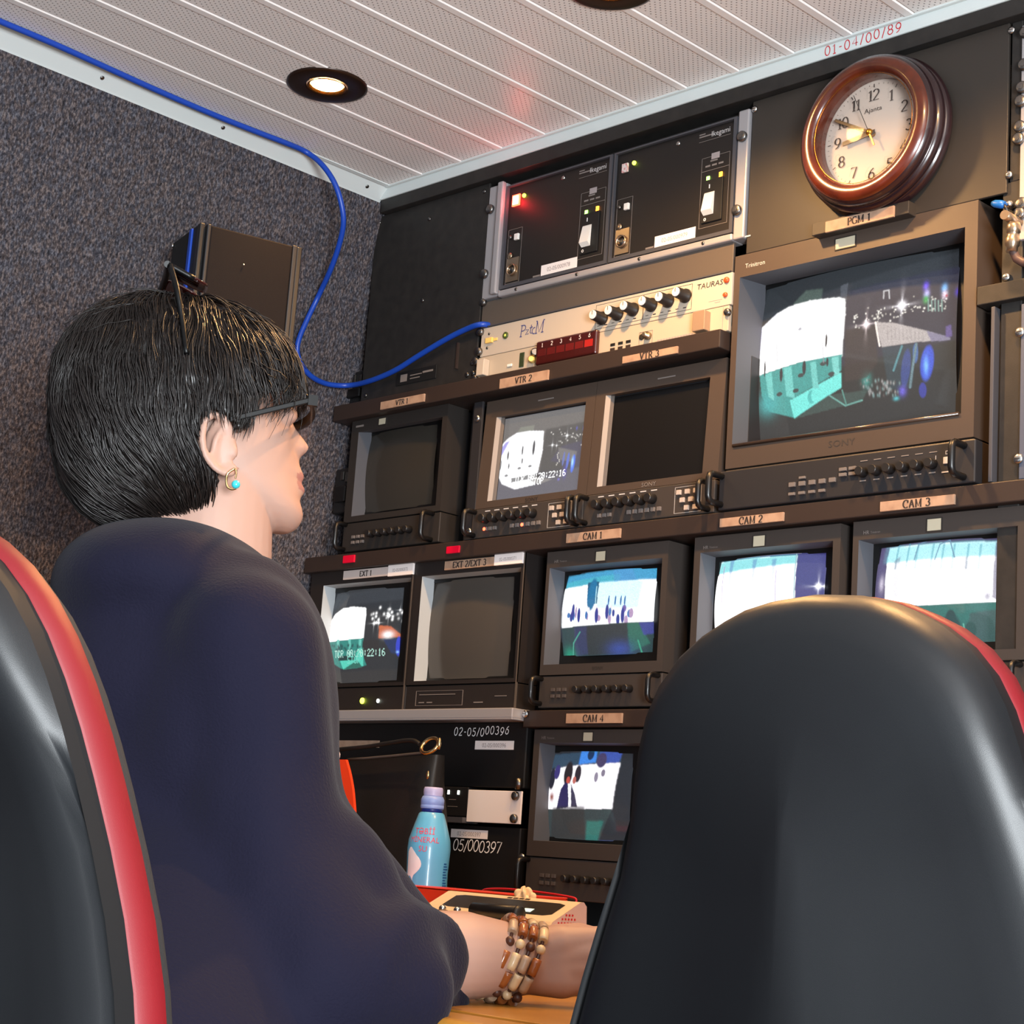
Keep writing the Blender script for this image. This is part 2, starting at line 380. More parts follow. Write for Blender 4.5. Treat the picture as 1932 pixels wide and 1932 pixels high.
# white cornice along the left wall: slanted face, small rib above it, screws
t = MB()
pr = [(-2.0955,1.0140),(-2.0935,1.0165),(-2.0745,1.0345),(-2.0725,1.0325),(-2.0655,1.0335),(-2.0655,1.036),(-2.10,1.036)]
t.add([(x,-1.6,z) for x,z in pr] + [(x,1.7145,z) for x,z in pr], [(q,q+1,len(pr)+q+1,len(pr)+q) for q in range(len(pr)-1)])
tl = tag(t.build('trim_1', M['white_trim']), kind='structure')
sc = MB()
for (u, v) in ((193,147),(421,241),(693,352)):
    q_ = ray(u, v); p = q_ * (-3.1095/(q_.x - q_.z)); sc.lathe(p + Vector((-.001,0,.001)), (1,0,-1), [(.0032,0),(.0032,.0018),(.002,.0028)], 12)
sc.build('screw', M['steel_dark'], tl)
t = MB(); t.box(-2.092, 1.5, 1.7115, 1.7165, 1.0167, 1.037); t.box(-2.08, 1.5, 1.706, 1.7115, 1.0325, 1.0365)
tr = tag(t.build('trim_2', M['white_trim'], bev=.0012), kind='structure')
hw = MB(); p0 = onY(1556, 108, 1.711); p1 = onY(1660, 78, 1.711)
hh = .0125; strokes(hw, '01-04/00/89', p0.x, 1.7112, 1.0196, hh, .0013, sp=.30, jit=.10, tilt=.012)
tag(hw.build('handwriting', M['ink_red'], tr), 'red handwritten number')

# ------------------------------------------------------------------ ceiling downlights
M['bulb'] = mat('bulb', (1, .75, .35, 1), .3, emit=((1, .62, .22, 1), 30))
M['lamp_ring'] = mat('lamp_ring', rgb(150,96,40), .22, metal=.9)
def downlight(x, y, label, watts, beam=150, blend=.6):
    o = thing('ceiling_downlight', label, 'ceiling light', (x, y, ZC), 'warm downlights along the ceiling')
    b_ = MB(); b_.lathe((x,y,ZC+.001), (0,0,-1), [(.056,0),(.056,.003),(.052,.0045),(.031,.0045),(.029,.0035),(.0285,.0005)], 48, cap0=False, cap1=False); b_.build('bezel', M['lamp_bronze'], o)
    b_ = MB(); b_.lathe((x,y,ZC), (0,0,-1), [(.0275,.0035),(.0268,.0045),(.024,.0025),(.0225,.0004)], 40, cap0=False, cap1=False); b_.build('reflector_ring', M['lamp_ring'], o)
    b_ = MB(); b_.lathe((x,y,ZC-.0005), (0,0,-1), [(.0222,0),(.020,.0012),(.010,.0020),(.001,.0022)], 32, cap0=True, cap1=False); b_.build('bulb', M['bulb'], o)
    d = bpy.data.lights.new('downlight_beam', 'SPOT'); d.energy = watts; d.color = (1, .54, .20); d.spot_size = math.radians(beam); d.spot_blend = blend; d.shadow_soft_size = .018
    l = bpy.data.objects.new('downlight_beam', d); COL.objects.link(l); l.parent = o; l.location = (0, 0, -.012)
    return o
downlight(-1.857, 1.408, 'round bronze recessed downlight glowing warm among the white ceiling planks, nearest the left wall', 9, 112, 1.0)
downlight(-1.36, 1.435, 'round bronze recessed downlight in the white ceiling above the equipment rack, next to the clock', 21)
downlight(-.86, 1.44, 'round bronze recessed downlight in the white ceiling farthest from the left wall', 23)
# ------------------------------------------------------------------ equipment rack: frame, label bars, header
rack = thing('equipment_rack', 'tall black equipment rack along the right wall holding every monitor and panel', 'rack', (-1.3, Y0+.18, -H))
YB = Y0 + .34
b_ = MB(); b_.box(-2.09, 1.45, 1.7128, Y0+.10, .9955, 1.0165); b_.build('header', M['black_paint'], rack, bev=.001)
b_ = MB(); b_.box(-2.12, 1.45, YB, YB+.02, -H, .995); b_.build('back_panel', M['deep_black'], rack)
b_ = MB(); b_.box(-2.155, -1.386, Y0-.016, Y0+.05, .6615, .6862); b_.build('label_bar', M['panel_brown'], rack, bev=.0012)
b_ = MB(); b_.box(-2.20, 1.45, Y0-.010, Y0+.06, .4235, .4475); b_.build('label_bar', M['panel_brown'], rack, bev=.0012)
b_ = MB(); b_.box(-1.698, 1.45, Y0-.008, Y0+.06, .1815, .2040); b_.build('label_bar', M['panel_brown'], rack, bev=.0012)
b_ = MB(); b_.box(-2.16, -1.698, Y0-.030, Y0+.06, .1915, .2055); b_.box(-2.16, -1.698, Y0-.030, Y0+.02, .1895, .1925); b_.build('shelf_lip', M['rack_silver'], rack, bev=.0015)
for (x0, x1, z0, z1) in ((-1.000, -.974, -.72, .80), (-.992, -.978, .80, .9955)):
    b_ = MB(); b_.box(x0, x1, Y0+.004, Y0+.05, z0, z1); b_.build('upright', M['black_paint'], rack, bev=.001)
for (x0, x1, z0, z1) in ((-1.885, -1.862, .449, .6615), (-2.215, -2.195, -.70, .4235), (-1.385, -1.370, .449, .66)):
    b_ = MB(); b_.box(x0, x1, Y0+.03, Y0+.08, z0, z1); b_.build('upright', M['case_dark'], rack, bev=.001)
for (xa, za, xb, zb) in ((-2.1044,.4449,-2.0777,.4323), (-1.8727,.4417,-1.846,.4304)):
    b_ = MB(); b_.box(xa, xb, Y0-.0125, Y0-.009, zb, za-.001); b_.build('tally_lamp', M['tally_red'], rack, bev=.0006)

def dome(mb, x, y, z, r, h=None, mi=0):
    h = h or r*.55
    return mb.lathe((x, y, z), (0,-1,0), [(r,0),(r,h*.45),(r*.82,h*.8),(r*.45,h),(r*.1,h*1.03)], 16, mi)
def screw(parent, x, y, z, r, m='steel', h=None, slot=True):
    mb = MB(); dome(mb, x, y, z, r, h)
    if slot:
        hh = (h or r*.55)*1.06; mb.box(x-r*.5, x+r*.5, y-hh, y-hh+.0003, z-r*.09, z+r*.09, 1)
    return mb.build('screw', [M[m], M['deep_black']], parent)
def washer_bolt(parent, x, y, z, r):
    mb = MB(); mb.lathe((x,y,z), (0,-1,0), [(r,0),(r*1.02,.0015),(r*.98,.0042),(r*.78,.0052),(r*.2,.0054)], 20)
    mb.lathe((x,y,z), (0,-1,0), [(r*.5,.0052),(r*.46,.0060),(r*.1,.0062)], 6, sm=False)
    return mb.build('thumb_screw', M['bolt_grey'], parent)

# black blank panel on the far left
bp1 = thing('blank_panel', 'black blank rack panel in the corner below the ceiling, beside the blue cable', 'rack panel', (-1.98, Y0, .687))
b_ = MB(); b_.box(-2.111, -1.853, Y0, Y0+.004, .687, .9950); b_.build('plate', M['black_paint'], bp1, bev=.0008)
for (x, z) in ((-2.1031,.9853),(-1.9836,.966),(-1.8636,.984),(-1.9838,.8343),(-2.10,.70),(-1.862,.716)): screw(bp1, x, Y0, z, .0034, 'steel_dark')
for (x, z) in ((-1.8706,.70),(-1.858,.7005)): screw(bp1, x, Y0, z, .0042, 'steel_dark')
b_ = MB(); b_.box(-2.028, -1.938, Y0-.0015, Y0, .7045, .7255); b_.build('name_plate', M['deep_black'], bp1, bev=.0004)
b_ = MB()
for i in range(2): b_.box(-1.996, -1.974 + i*.004, Y0-.0018, Y0-.0014, .711+i*.005, .7124+i*.005)
b_.box(-1.968, -1.945, Y0-.0018, Y0-.0014, .7165, .7195); b_.box(-2.018, -2.003, Y0-.0018, Y0-.0014, .709, .7205)
b_.build('print', M['print_dim'], bp1)
b_ = MB(); b_.box(-1.894, -1.8915, Y0-.004, Y0, .712, .752); b_.build('latch', M['panel_brown'], bp1)

# grey filler between the power units and the mixer
bp2 = thing('blank_panel', 'narrow grey-brown filler panel under the silver framed power units', 'rack panel', (-1.61, Y0, .766))
b_ = MB(); b_.box(-1.8495, -1.384, Y0+.0005, Y0+.005, .7655, .8070); b_.build('plate', M['panel_grey'], bp2, bev=.0008)
washer_bolt(bp2, -1.8462, Y0, .8062, .0058)

# dark panel carrying the clock
bp3 = thing('blank_panel', 'wide dark panel under the ceiling that carries the round wooden clock', 'rack panel', (-1.18, Y0, .787))
b_ = MB(); b_.box(-1.3635, -.9935, Y0+.0005, Y0+.005, .7865, .9950); b_.build('plate', M['panel_dark'], bp3, bev=.0008)
for p in ((1909,57),(1904,330),(1424,206)):
    q = onY(p[0], p[1], Y0); screw(bp3, q.x, Y0, q.z, .0046, 'steel')
q = onY(1409, 446, Y0); b_ = MB(); b_.box(q.x-.003, q.x+.006, Y0-.0004, Y0, q.z-.001, q.z+.001); b_.build('print', M['print_white'], bp3)

# ------------------------------------------------------------------ twin power units in a silver frame
ps = thing('power_supply_unit', 'silver rack frame with two black power units, lit red and green lamps and rocker switches', 'power supply', (-1.61, Y0, .808))
b_ = MB()
b_.box(-1.8485, -1.8125, Y0-.004, Y0+.02, .8100, .9855); b_.box(-1.8235, -1.8120, Y0-.012, Y0-.004, .8120, .9855)
b_.box(-1.3830, -1.3655, Y0-.004, Y0+.02, .8080, .9855); b_.box(-1.8125, -1.3830, Y0-.006, Y0+.02, .8075, .8170)
b_.build('frame', M['rack_silver'], ps, bev=.002)
b_ = MB(); b_.box(-1.812, -1.383, Y0+.004, Y0+.16, .816, .985); b_.build('housing', M['deep_black'], ps)
for x, z in ((-1.8419,.9491),(-1.8439,.8487),(-1.3737,.9473),(-1.3767,.8466)): washer_bolt(ps, x, Y0-.004, z, .0072)
for x in (-1.7745, -1.655, -1.54, -1.43): screw(ps, x, Y0-.006, .8125, .0026, 'steel_dark')
def module(x0, x1, lit, num):
    zt, zb = .9785, .8185; fw = .0052
    m = MB(); m.box(x0, x1, Y0-.0005, Y0+.01, zb, zt)
    fm = m.build('module', M['module_black'], ps)
    e = MB(); e.frame((x0,x1,zb,zt), (x0+fw*.55,x1-fw,zb+fw,zt-fw*.45), Y0-.005, Y0+.002); e.build('edge_frame', M['edge_grey'], fm)
    yf = Y0-.0006
    dx = x1 - x0
    b = MB(); b.box(x0+.0135, x0+.0245, yf-.003, yf, .9470, .9600); b.build('indicator', M['led_redcore'] if lit else M['ind_off'], fm, bev=.0006)
    if lit:
        b = MB(); b.frame((x0+.0115,x0+.0265,.9450,.9620), (x0+.0135,x0+.0245,.9470,.9600), yf-.0022, yf); ir = b.build('indicator_rim', M['led_red'], fm); pl = bpy.data.lights.new('indicator_glow', 'POINT'); pl.energy = .05; pl.color = (1,.02,.03); pl.shadow_soft_size = .006; po = bpy.data.objects.new('indicator_glow', pl); COL.objects.link(po); po.parent = ir; po.location = Vector((x0+.019, yf-.012, .9535)) - wloc(ir)
    b = MB(); dome(b, x0+.0345, yf, .9575, .0030, .003); b.build('lamp', M['led_yellow'], fm)
    # fold-down connector plate at lower left
    b = MB(); b.box(x0+.0085, x0+.0330, yf-.0012, yf, zb+.010, zb+.046)
    b.lathe((x0+.0205,yf-.0012,zb+.0275), (0,-1,0), [(.0092,0),(.0092,.003),(.0074,.0034),(.0070,.0005)], 28, cap1=False)
    b.lathe((x0+.0145,yf-.0005,zb+.050), (0,-1,0), [(.0048,0),(.0045,.002),(.001,.0022)], 18); b.build('connector_plate', M['nickel'], fm)
    b = MB(); b.lathe((x0+.0205,yf-.0012,zb+.0275), (0,-1,0), [(.0066,.0004),(.0066,.001),(.001,.0011)], 24); b.build('socket', M['steel_dark'], fm)
    b = MB(); b.box(x0+.0225, x0+.0310, yf-.004, yf, zb+.072, zb+.0815); b.build('button', M['white_plastic'], fm, bev=.0008)
    b = MB(); dome(b, x0+.012, yf, zb+.079, .0032, .003); b.build('knob', M['steel_dark'], fm)
    b = MB(); g = (x0+.0075, x0+.0350, zb+.008, zb+.0905); lw = .0005
    b.frame((g[0]-lw,g[1]+lw,g[2]-lw,g[3]+lw), g, yf-.0003, yf); b.build('outline', M['print_dim'], fm)
    screw(fm, x0+.0075, yf, zb+.0045, .0034, 'steel'); screw(fm, x0+.112, yf, zt-.0115, .0034, 'steel')
    # switch group at right
    sx = x1 - .063
    b = MB(); b.box(sx+.008, sx+.042, yf-.002, yf, .8420, .9015); b.build('switch_plate', M['deep_black'], fm, bev=.0006)
    sw = MB(); sx0, sx1 = sx+.0125, sx+.0290
    prof = [(.852, -.0025), (.857, -.0085), (.882, -.0030), (.8835, -.002)]
    sw.add([(sx0, yf+y, z) for z, y in prof] + [(sx1, yf+y, z) for z, y in prof], [(0,4,5,1),(1,5,6,2),(2,6,7,3),(0,1,2,3),(7,6,5,4)])
    sw.build('rocker_switch', M['white_plastic'], fm)
    b = MB(); b.box(sx+.0195, sx+.0207, yf-.0024, yf-.002, .889, .8945)
    b.lathe((sx+.0150,yf-.002,.8465), (0,-1,0), [(.0021,.0003),(.0012,.0003)], 14, cap0=False, cap1=False, sm=False); b.build('symbol', M['ink_white'], fm)
    b = MB(); b.box(sx+.0135, sx+.0185, yf-.0015, yf, .9005, .9070); b.build('lamp', M['led_green'], fm, bev=.0004)
    b = MB(); b.box(sx+.0345, sx+.0395, yf-.0015, yf, .9010, .9085); b.build('lamp', M['led_orange'], fm, bev=.0004)
    b = MB(); g = (sx+.004, sx+.0500, .8365, .9340)
    b.frame((g[0]-lw,g[1]+lw,g[2]-lw,g[3]+lw), g, yf-.0003, yf); b.box(g[0], g[1], yf-.0003, yf, .9150, .9156)
    for q in range(3): b.box(sx+.010+q*.011, sx+.018+q*.011, yf-.0003, yf, .9205, .9230)
    b.box(sx+.018, sx+.030, yf-.0003, yf, .9270, .9290); b.build('outline', M['print_dim'], fm)
    b = MB(); b.box(sx+.0195, sx+.0330, yf-.0004, yf, .9300, .9385); b.build('sticker', M['ink_grey'], fm)
    st = MB(); st.box(x0+.080, x0+.150, yf-.0006, yf, zb+.0060, zb+.0225); st = st.build('asset_sticker', M['paper_white'], fm)
    text('print', num, x0+.092, yf-.0009, zb+.0115, .0088, M['ink_grey'], st, sx=.92)
    b = MB(); b.box(x0+.064, x0+.078, yf-.0004, yf, zb+.0075, zb+.0100); b.build('print', M['print_dim'], fm)
    text('brand', 'Ikegami', x1-.0455, yf-.0006, .9625, .0105, M['print_white'], fm)
    b = MB(); b.box(x1-.066, x1-.043, yf-.0004, yf, .9650, .9668); b.box(x1-.066, x1-.056, yf-.0004, yf, .9685, .9700); b.box(x1-.066, x1-.013, yf-.0004, yf, .9585, .9590); b.build('print', M['print_dim'], fm)
M['ind_off'] = mat('indicator_off', rgb(200,140,140), .5, var=(260, rgb(215,205,200), .45, .55))
module(-1.8110, -1.6020, True, '02-05/000978'); module(-1.5985, -1.3840, False, '02-05/000979')

# ------------------------------------------------------------------ cream mixer with six knobs
mx_ = thing('audio_mixer', 'cream one-unit mixer panel with six black knobs and blue handwriting', 'mixer', (-1.61, Y0, .721))
b_ = MB(); b_.box(-1.8430, -1.3810, Y0-.003, Y0+.03, .7215, .7650); b_.build('faceplate', M['cream_panel'], mx_, bev=.0008)
yf = Y0-.0031
b_ = MB(); b_.box(-1.8300,-1.3840, Y0-.0045, Y0+.10, .7655, .7672); b_.build('top_edge', M['edge_grey'], mx_)
M['knob_cap'] = mat('knob_cap', rgb(228,222,214), .35)
for (x, z) in ((-1.6029,.7398),(-1.5749,.7412),(-1.5475,.7428),(-1.5150,.7436),(-1.4860,.7442),(-1.4570,.7458)):
    k = MB(); k.lathe((x,yf,z), (0,-1,0), [(.0098,0),(.0094,.003),(.0078,.004),(.0072,.0195),(.0066,.0205)], 24, cap1=True)
    kn = k.build('knob', M['black_plastic'], mx_)
    c = MB(); c.lathe((x,yf-.0203,z), (0,-1,0), [(.0064,0),(.0062,.0012),(.0055,.0016)], 22); c.box(x-.0004, x+.0004, yf-.0223, yf-.0219, z, z+.0055, 1); c.build('cap', [M['knob_cap'], M['ink_dark']], kn)
for (xa, xb) in ((-1.6160,-1.5310), (-1.5295,-1.4470)):
    g = (xa, xb, .7265, .7605); lw = .0005; b_ = MB(); b_.frame((g[0]-lw,g[1]+lw,g[2]-lw,g[3]+lw), g, yf-.0002, yf)
    for q in range(6): b_.box(xa+.004+q*.013, xa+.009+q*.013, yf-.0002, yf, .7300-.0006*(q%2), .7308)
    b_.build('outline', M['steel_dark'], mx_)
text('brand', 'TAURAS', -1.4390, yf-.0004, .7508, .0104, M['ink_dark'], mx_, sx=1.12, shear=.12)
b_ = MB(); dome(b_, -1.3895, yf, .7550, .0042, .0035); dome(b_, -1.3905, yf, .7355, .0034, .003); b_.build('lamp', mat('lamp_amber_off', rgb(190,80,40), .3), mx_)
b_ = MB(); b_.box(-1.4180,-1.3960, yf-.0002, yf, .7305, .7312); b_.box(-1.4080,-1.3990, yf-.0002, yf, .7275, .7285); b_.build('print', M['ink_grey'], mx_)
M['switch_yellow'] = mat('switch_yellow', rgb(236,196,110), .4)
b_ = MB(); b_.box(-1.8300,-1.8165, yf-.004, yf, .7398, .7475); b_.box(-1.8165,-1.8080, yf-.0015, yf, .7418, .7460); b_.build('power_switch', M['switch_yellow'], mx_, bev=.0005)
b_ = MB(); dome(b_, -1.8265, yf, .7545, .0020); dome(b_, -1.8285, yf, .7335, .0022); b_.build('screw', M['steel_dark'], mx_)
b_ = MB(); b_.lathe((-1.7915,yf,.7465), (0,-1,0), [(.0052,0),(.0052,.0015),(.0036,.002),(.001,.0012)], 20); b_.build('jack', mat('jack_olive', rgb(70,82,40), .3), mx_)
b_ = MB(); dome(b_, -1.7912, yf-.0018, .7462, .0020); b_.build('lamp', mat('lamp_olive', rgb(190,196,90), .3, emit=((.5,.6,.1,1), .35)), mx_)
b_ = MB(); strokes(b_, 'PztcM', -1.7625, yf-.0004, .7400, .0165, .0013, sp=-.02, jit=.05, slant=.10, hgrow=.02); tag(b_.build('handwriting', M['ink_blue'], mx_), 'blue marker handwriting')
for z in (.7600, .7300): washer_bolt(mx_, -1.8440, Y0-.003, z, .0062)

# ------------------------------------------------------------------ cream code display unit
du = thing('code_display_unit', 'cream panel below the knobbed mixer with a dark red numbered display window', 'display unit', (-1.61, Y0, .687))
b_ = MB(); b_.box(-1.8480, -1.3840, Y0-.003, Y0+.03, .6868, .7208); b_.build('faceplate', M['cream_two'], du, bev=.0008)
M['red_window'] = mat('red_window', rgb(58,16,14), .25, coat=.4)
b_ = MB(); b_.box(-1.7205, -1.6050, Y0-.0115, Y0-.003, .6885, .7235); dw = b_.build('display_window', M['red_window'], du, bev=.003, seg=3)
for i in range(6):
    b_ = MB(); strokes(b_, '123456'[i], -1.7085+i*.0178, Y0-.0119, .7138, .0055, .0008); b_.build('numeral', M['paper_white'], dw)
    b_ = MB(); b_.box(-1.7150+i*.0178, -1.7000+i*.0178, Y0-.0119, Y0-.0114, .7005, .7105); b_.build('segment_lamp', mat('seg_%d' % i, rgb(60,8,9), .4, emit=((.8,.02,.01,1), .04 + (.6 if i == 5 else .03*i))), dw)
yf = Y0-.0031
b_ = MB(); b_.lathe((-1.7545,yf,.7045), (0,-1,0), [(.0046,0),(.0046,.001),(.004,.0014)], 18); b_.box(-1.7590,-1.7500, yf-.0012, yf, .6935, .7150); b_.build('toggle_slot', mat('slot_green', rgb(46,58,36), .4), du, bev=.003, seg=3)
b_ = MB(); b_.box(-1.7830,-1.7735, yf-.002, yf, .6975, .7015); b_.build('button', M['white_plastic'], du, bev=.0006)
b_ = MB(); b_.lathe((-1.7335,yf,.7020), (.55,-.75,-.25), [(.0062,0),(.0058,.004),(.0042,.007),(.0040,.015),(.003,.016)], 20); b_.build('connector', M['switch_yellow'], du)
b_ = MB(); b_.lathe((-1.7300,yf,.7095), (.7,-.7,0), [(.0066,0),(.0062,.003),(.0058,.010),(.004,.011)], 20); b_.build('connector', M['steel_dark'], du)
for i in range(3):
    for j in range(2):
        b_ = MB(); b_.box(-1.5855+i*.0140, -1.5770+i*.0140, yf-.0008, yf, .6905+.0066*j, .6945+.0066*j); b_.build('key_slot', M['panel_brown'] if j == 0 else M['deep_black'], du, bev=.0004)
b_ = MB(); b_.frame((-1.5345,-1.5110,.6905,.7085), (-1.5340,-1.5115,.6910,.7080), yf-.0003, yf); b_.build('outline', M['print_dim'], du)
b_ = MB(); b_.lathe((-1.5295,yf,.7015), (0,-1,0), [(.0042,0),(.0040,.0015),(.002,.0016)], 18); b_.build('jack', M['panel_dark'], du)
b_ = MB(); b_.lathe((-1.5180,yf,.7010), (0,-1,0), [(.0056,0),(.0054,.005),(.0034,.0055),(.0034,.010),(.002,.0104)], 20); b_.build('connector', M['nickel'], du)
b_ = MB()
for q in range(14): b_.box(-1.5020+q*.0048, -1.4985+q*.0048, yf-.0002, yf, .6905, .6930)
b_.build('print', M['ink_grey'], du)
M['blank_tan'] = mat('blank_tan', rgb(168,140,116), .4, metal=.4)
b_ = MB(); b_.box(-1.4340, -1.4135, yf-.012, yf, .6900, .7165); b_.build('handle', M['blank_tan'], du, bev=.001)
b_ = MB(); b_.box(-1.8360, -1.8210, yf-.012, yf, .6895, .7140); b_.build('handle', M['cream_panel'], du, bev=.001)
b_ = MB(); b_.box(-1.3935,-1.3928, yf-.0002, yf, .687, .7205); b_.build('groove', M['ink_grey'], du)
washer_bolt(du, -1.8485, Y0-.003, .7155, .0062); washer_bolt(du, -1.8475, Y0-.003, .6895, .0055); washer_bolt(du, -1.3845, Y0-.003, .7105, .0050)

# ------------------------------------------------------------------ paper labels on the bars
def label_strip(s, xa, za, xb, zb, desc, y, m='paper_tan', h=.0088, dark='ink_dark', holder=True, xoff=0.0):
    o = thing('paper_label', desc, 'label', (xa, y, zb), 'paper name labels on the rack')
    b = MB(); b.box(xa, xb, y-.0030, y, zb, za); b.build('paper', M[m], o, bev=.0003)
    wtxt = swidth(s, h); b = MB(); strokes(b, s, (xa+xb)/2 - wtxt/2 + xoff, y-.0033, (za+zb)/2 - h/2, h, h*.19, thick=(.55,1.25))
    b.build('lettering', M[dark], o)
    return o
YA, YBb, YC = Y0-.0162, Y0-.0102, Y0-.0082
def fit(xa, za, xb, zb, y):        # same sight line on the bar's own plane
    k = y / Y0; return xa*k, za*k, xb*k, zb*k
def lab(s, q, y, desc, **k): return label_strip(s, *fit(*q, y), desc, y, **k)
lab('VTR 1', (-2.0584,.683,-1.9586,.6708), YA, 'worn tan label reading VTR 1 at the left end of the upper brown bar', h=.0078)
lab('VTR 2', (-1.7974,.682,-1.701,.6676), YA, 'tan paper label reading VTR 2 on the brown bar under the red display')
lab('VTR 3', (-1.5626,.6794,-1.467,.6698), YA, 'tan paper label reading VTR 3 on the brown bar above the blank screen')
lab('PGM 1', (-1.2392,.8025,-1.1408,.7885), Y0-.016, 'tan paper label reading PGM 1 between the clock and the largest monitor')
lab('CAM 1', (-1.6452,.4429,-1.5481,.4302), YBb, 'tan paper label reading CAM 1 on the brown bar under the twin flat screens')
lab('CAM 2', (-1.3824,.4411,-1.2848,.4301), YBb, 'tan paper label reading CAM 2 on the bar below the large monitor, left one')
lab('CAM 3', (-1.1474,.4406,-1.0496,.4291), YBb, 'tan paper label reading CAM 3 on the bar below the large monitor, right one')
lab('CAM 4', (-1.6242,.1996,-1.5264,.1868), YC, 'tan paper label reading CAM 4 on the lowest bar, half beside the chair')
b_ = MB(); b_.box(-1.250, -1.112, Y0-.0155, Y0+.002, .7825, .7985); b_.build('label_holder', M['panel_dark'], rack, bev=.0008)
# ------------------------------------------------------------------ pictures on the screens
def screen_material(name, strength, base, rough=.07):
    m = bpy.data.materials.new(name); m.use_nodes = True; nt = m.node_tree; b = nt.nodes['Principled BSDF']
    a = nt.nodes.new('ShaderNodeAttribute'); a.attribute_name = 'picture'
    nt.links.new(a.outputs['Color'], b.inputs['Emission Color']); b.inputs['Emission Strength'].default_value = strength
    b.inputs['Base Color'].default_value = base; b.inputs['Roughness'].default_value = rough
    return m
M['screen_on'] = screen_material('screen_on', 0.74, rgb(44,48,52))
M['screen_off'] = mat('screen_off', rgb(72,68,64), .16, bump=(1500,.03))
M['screen_off_dark'] = mat('screen_off_dark', rgb(50,47,43), .2, bump=(1500,.03))
M['lcd_black'] = mat('lcd_black', rgb(9,8,9), .38)
M['mask_black'] = mat('mask_black', rgb(8,8,9), .4)

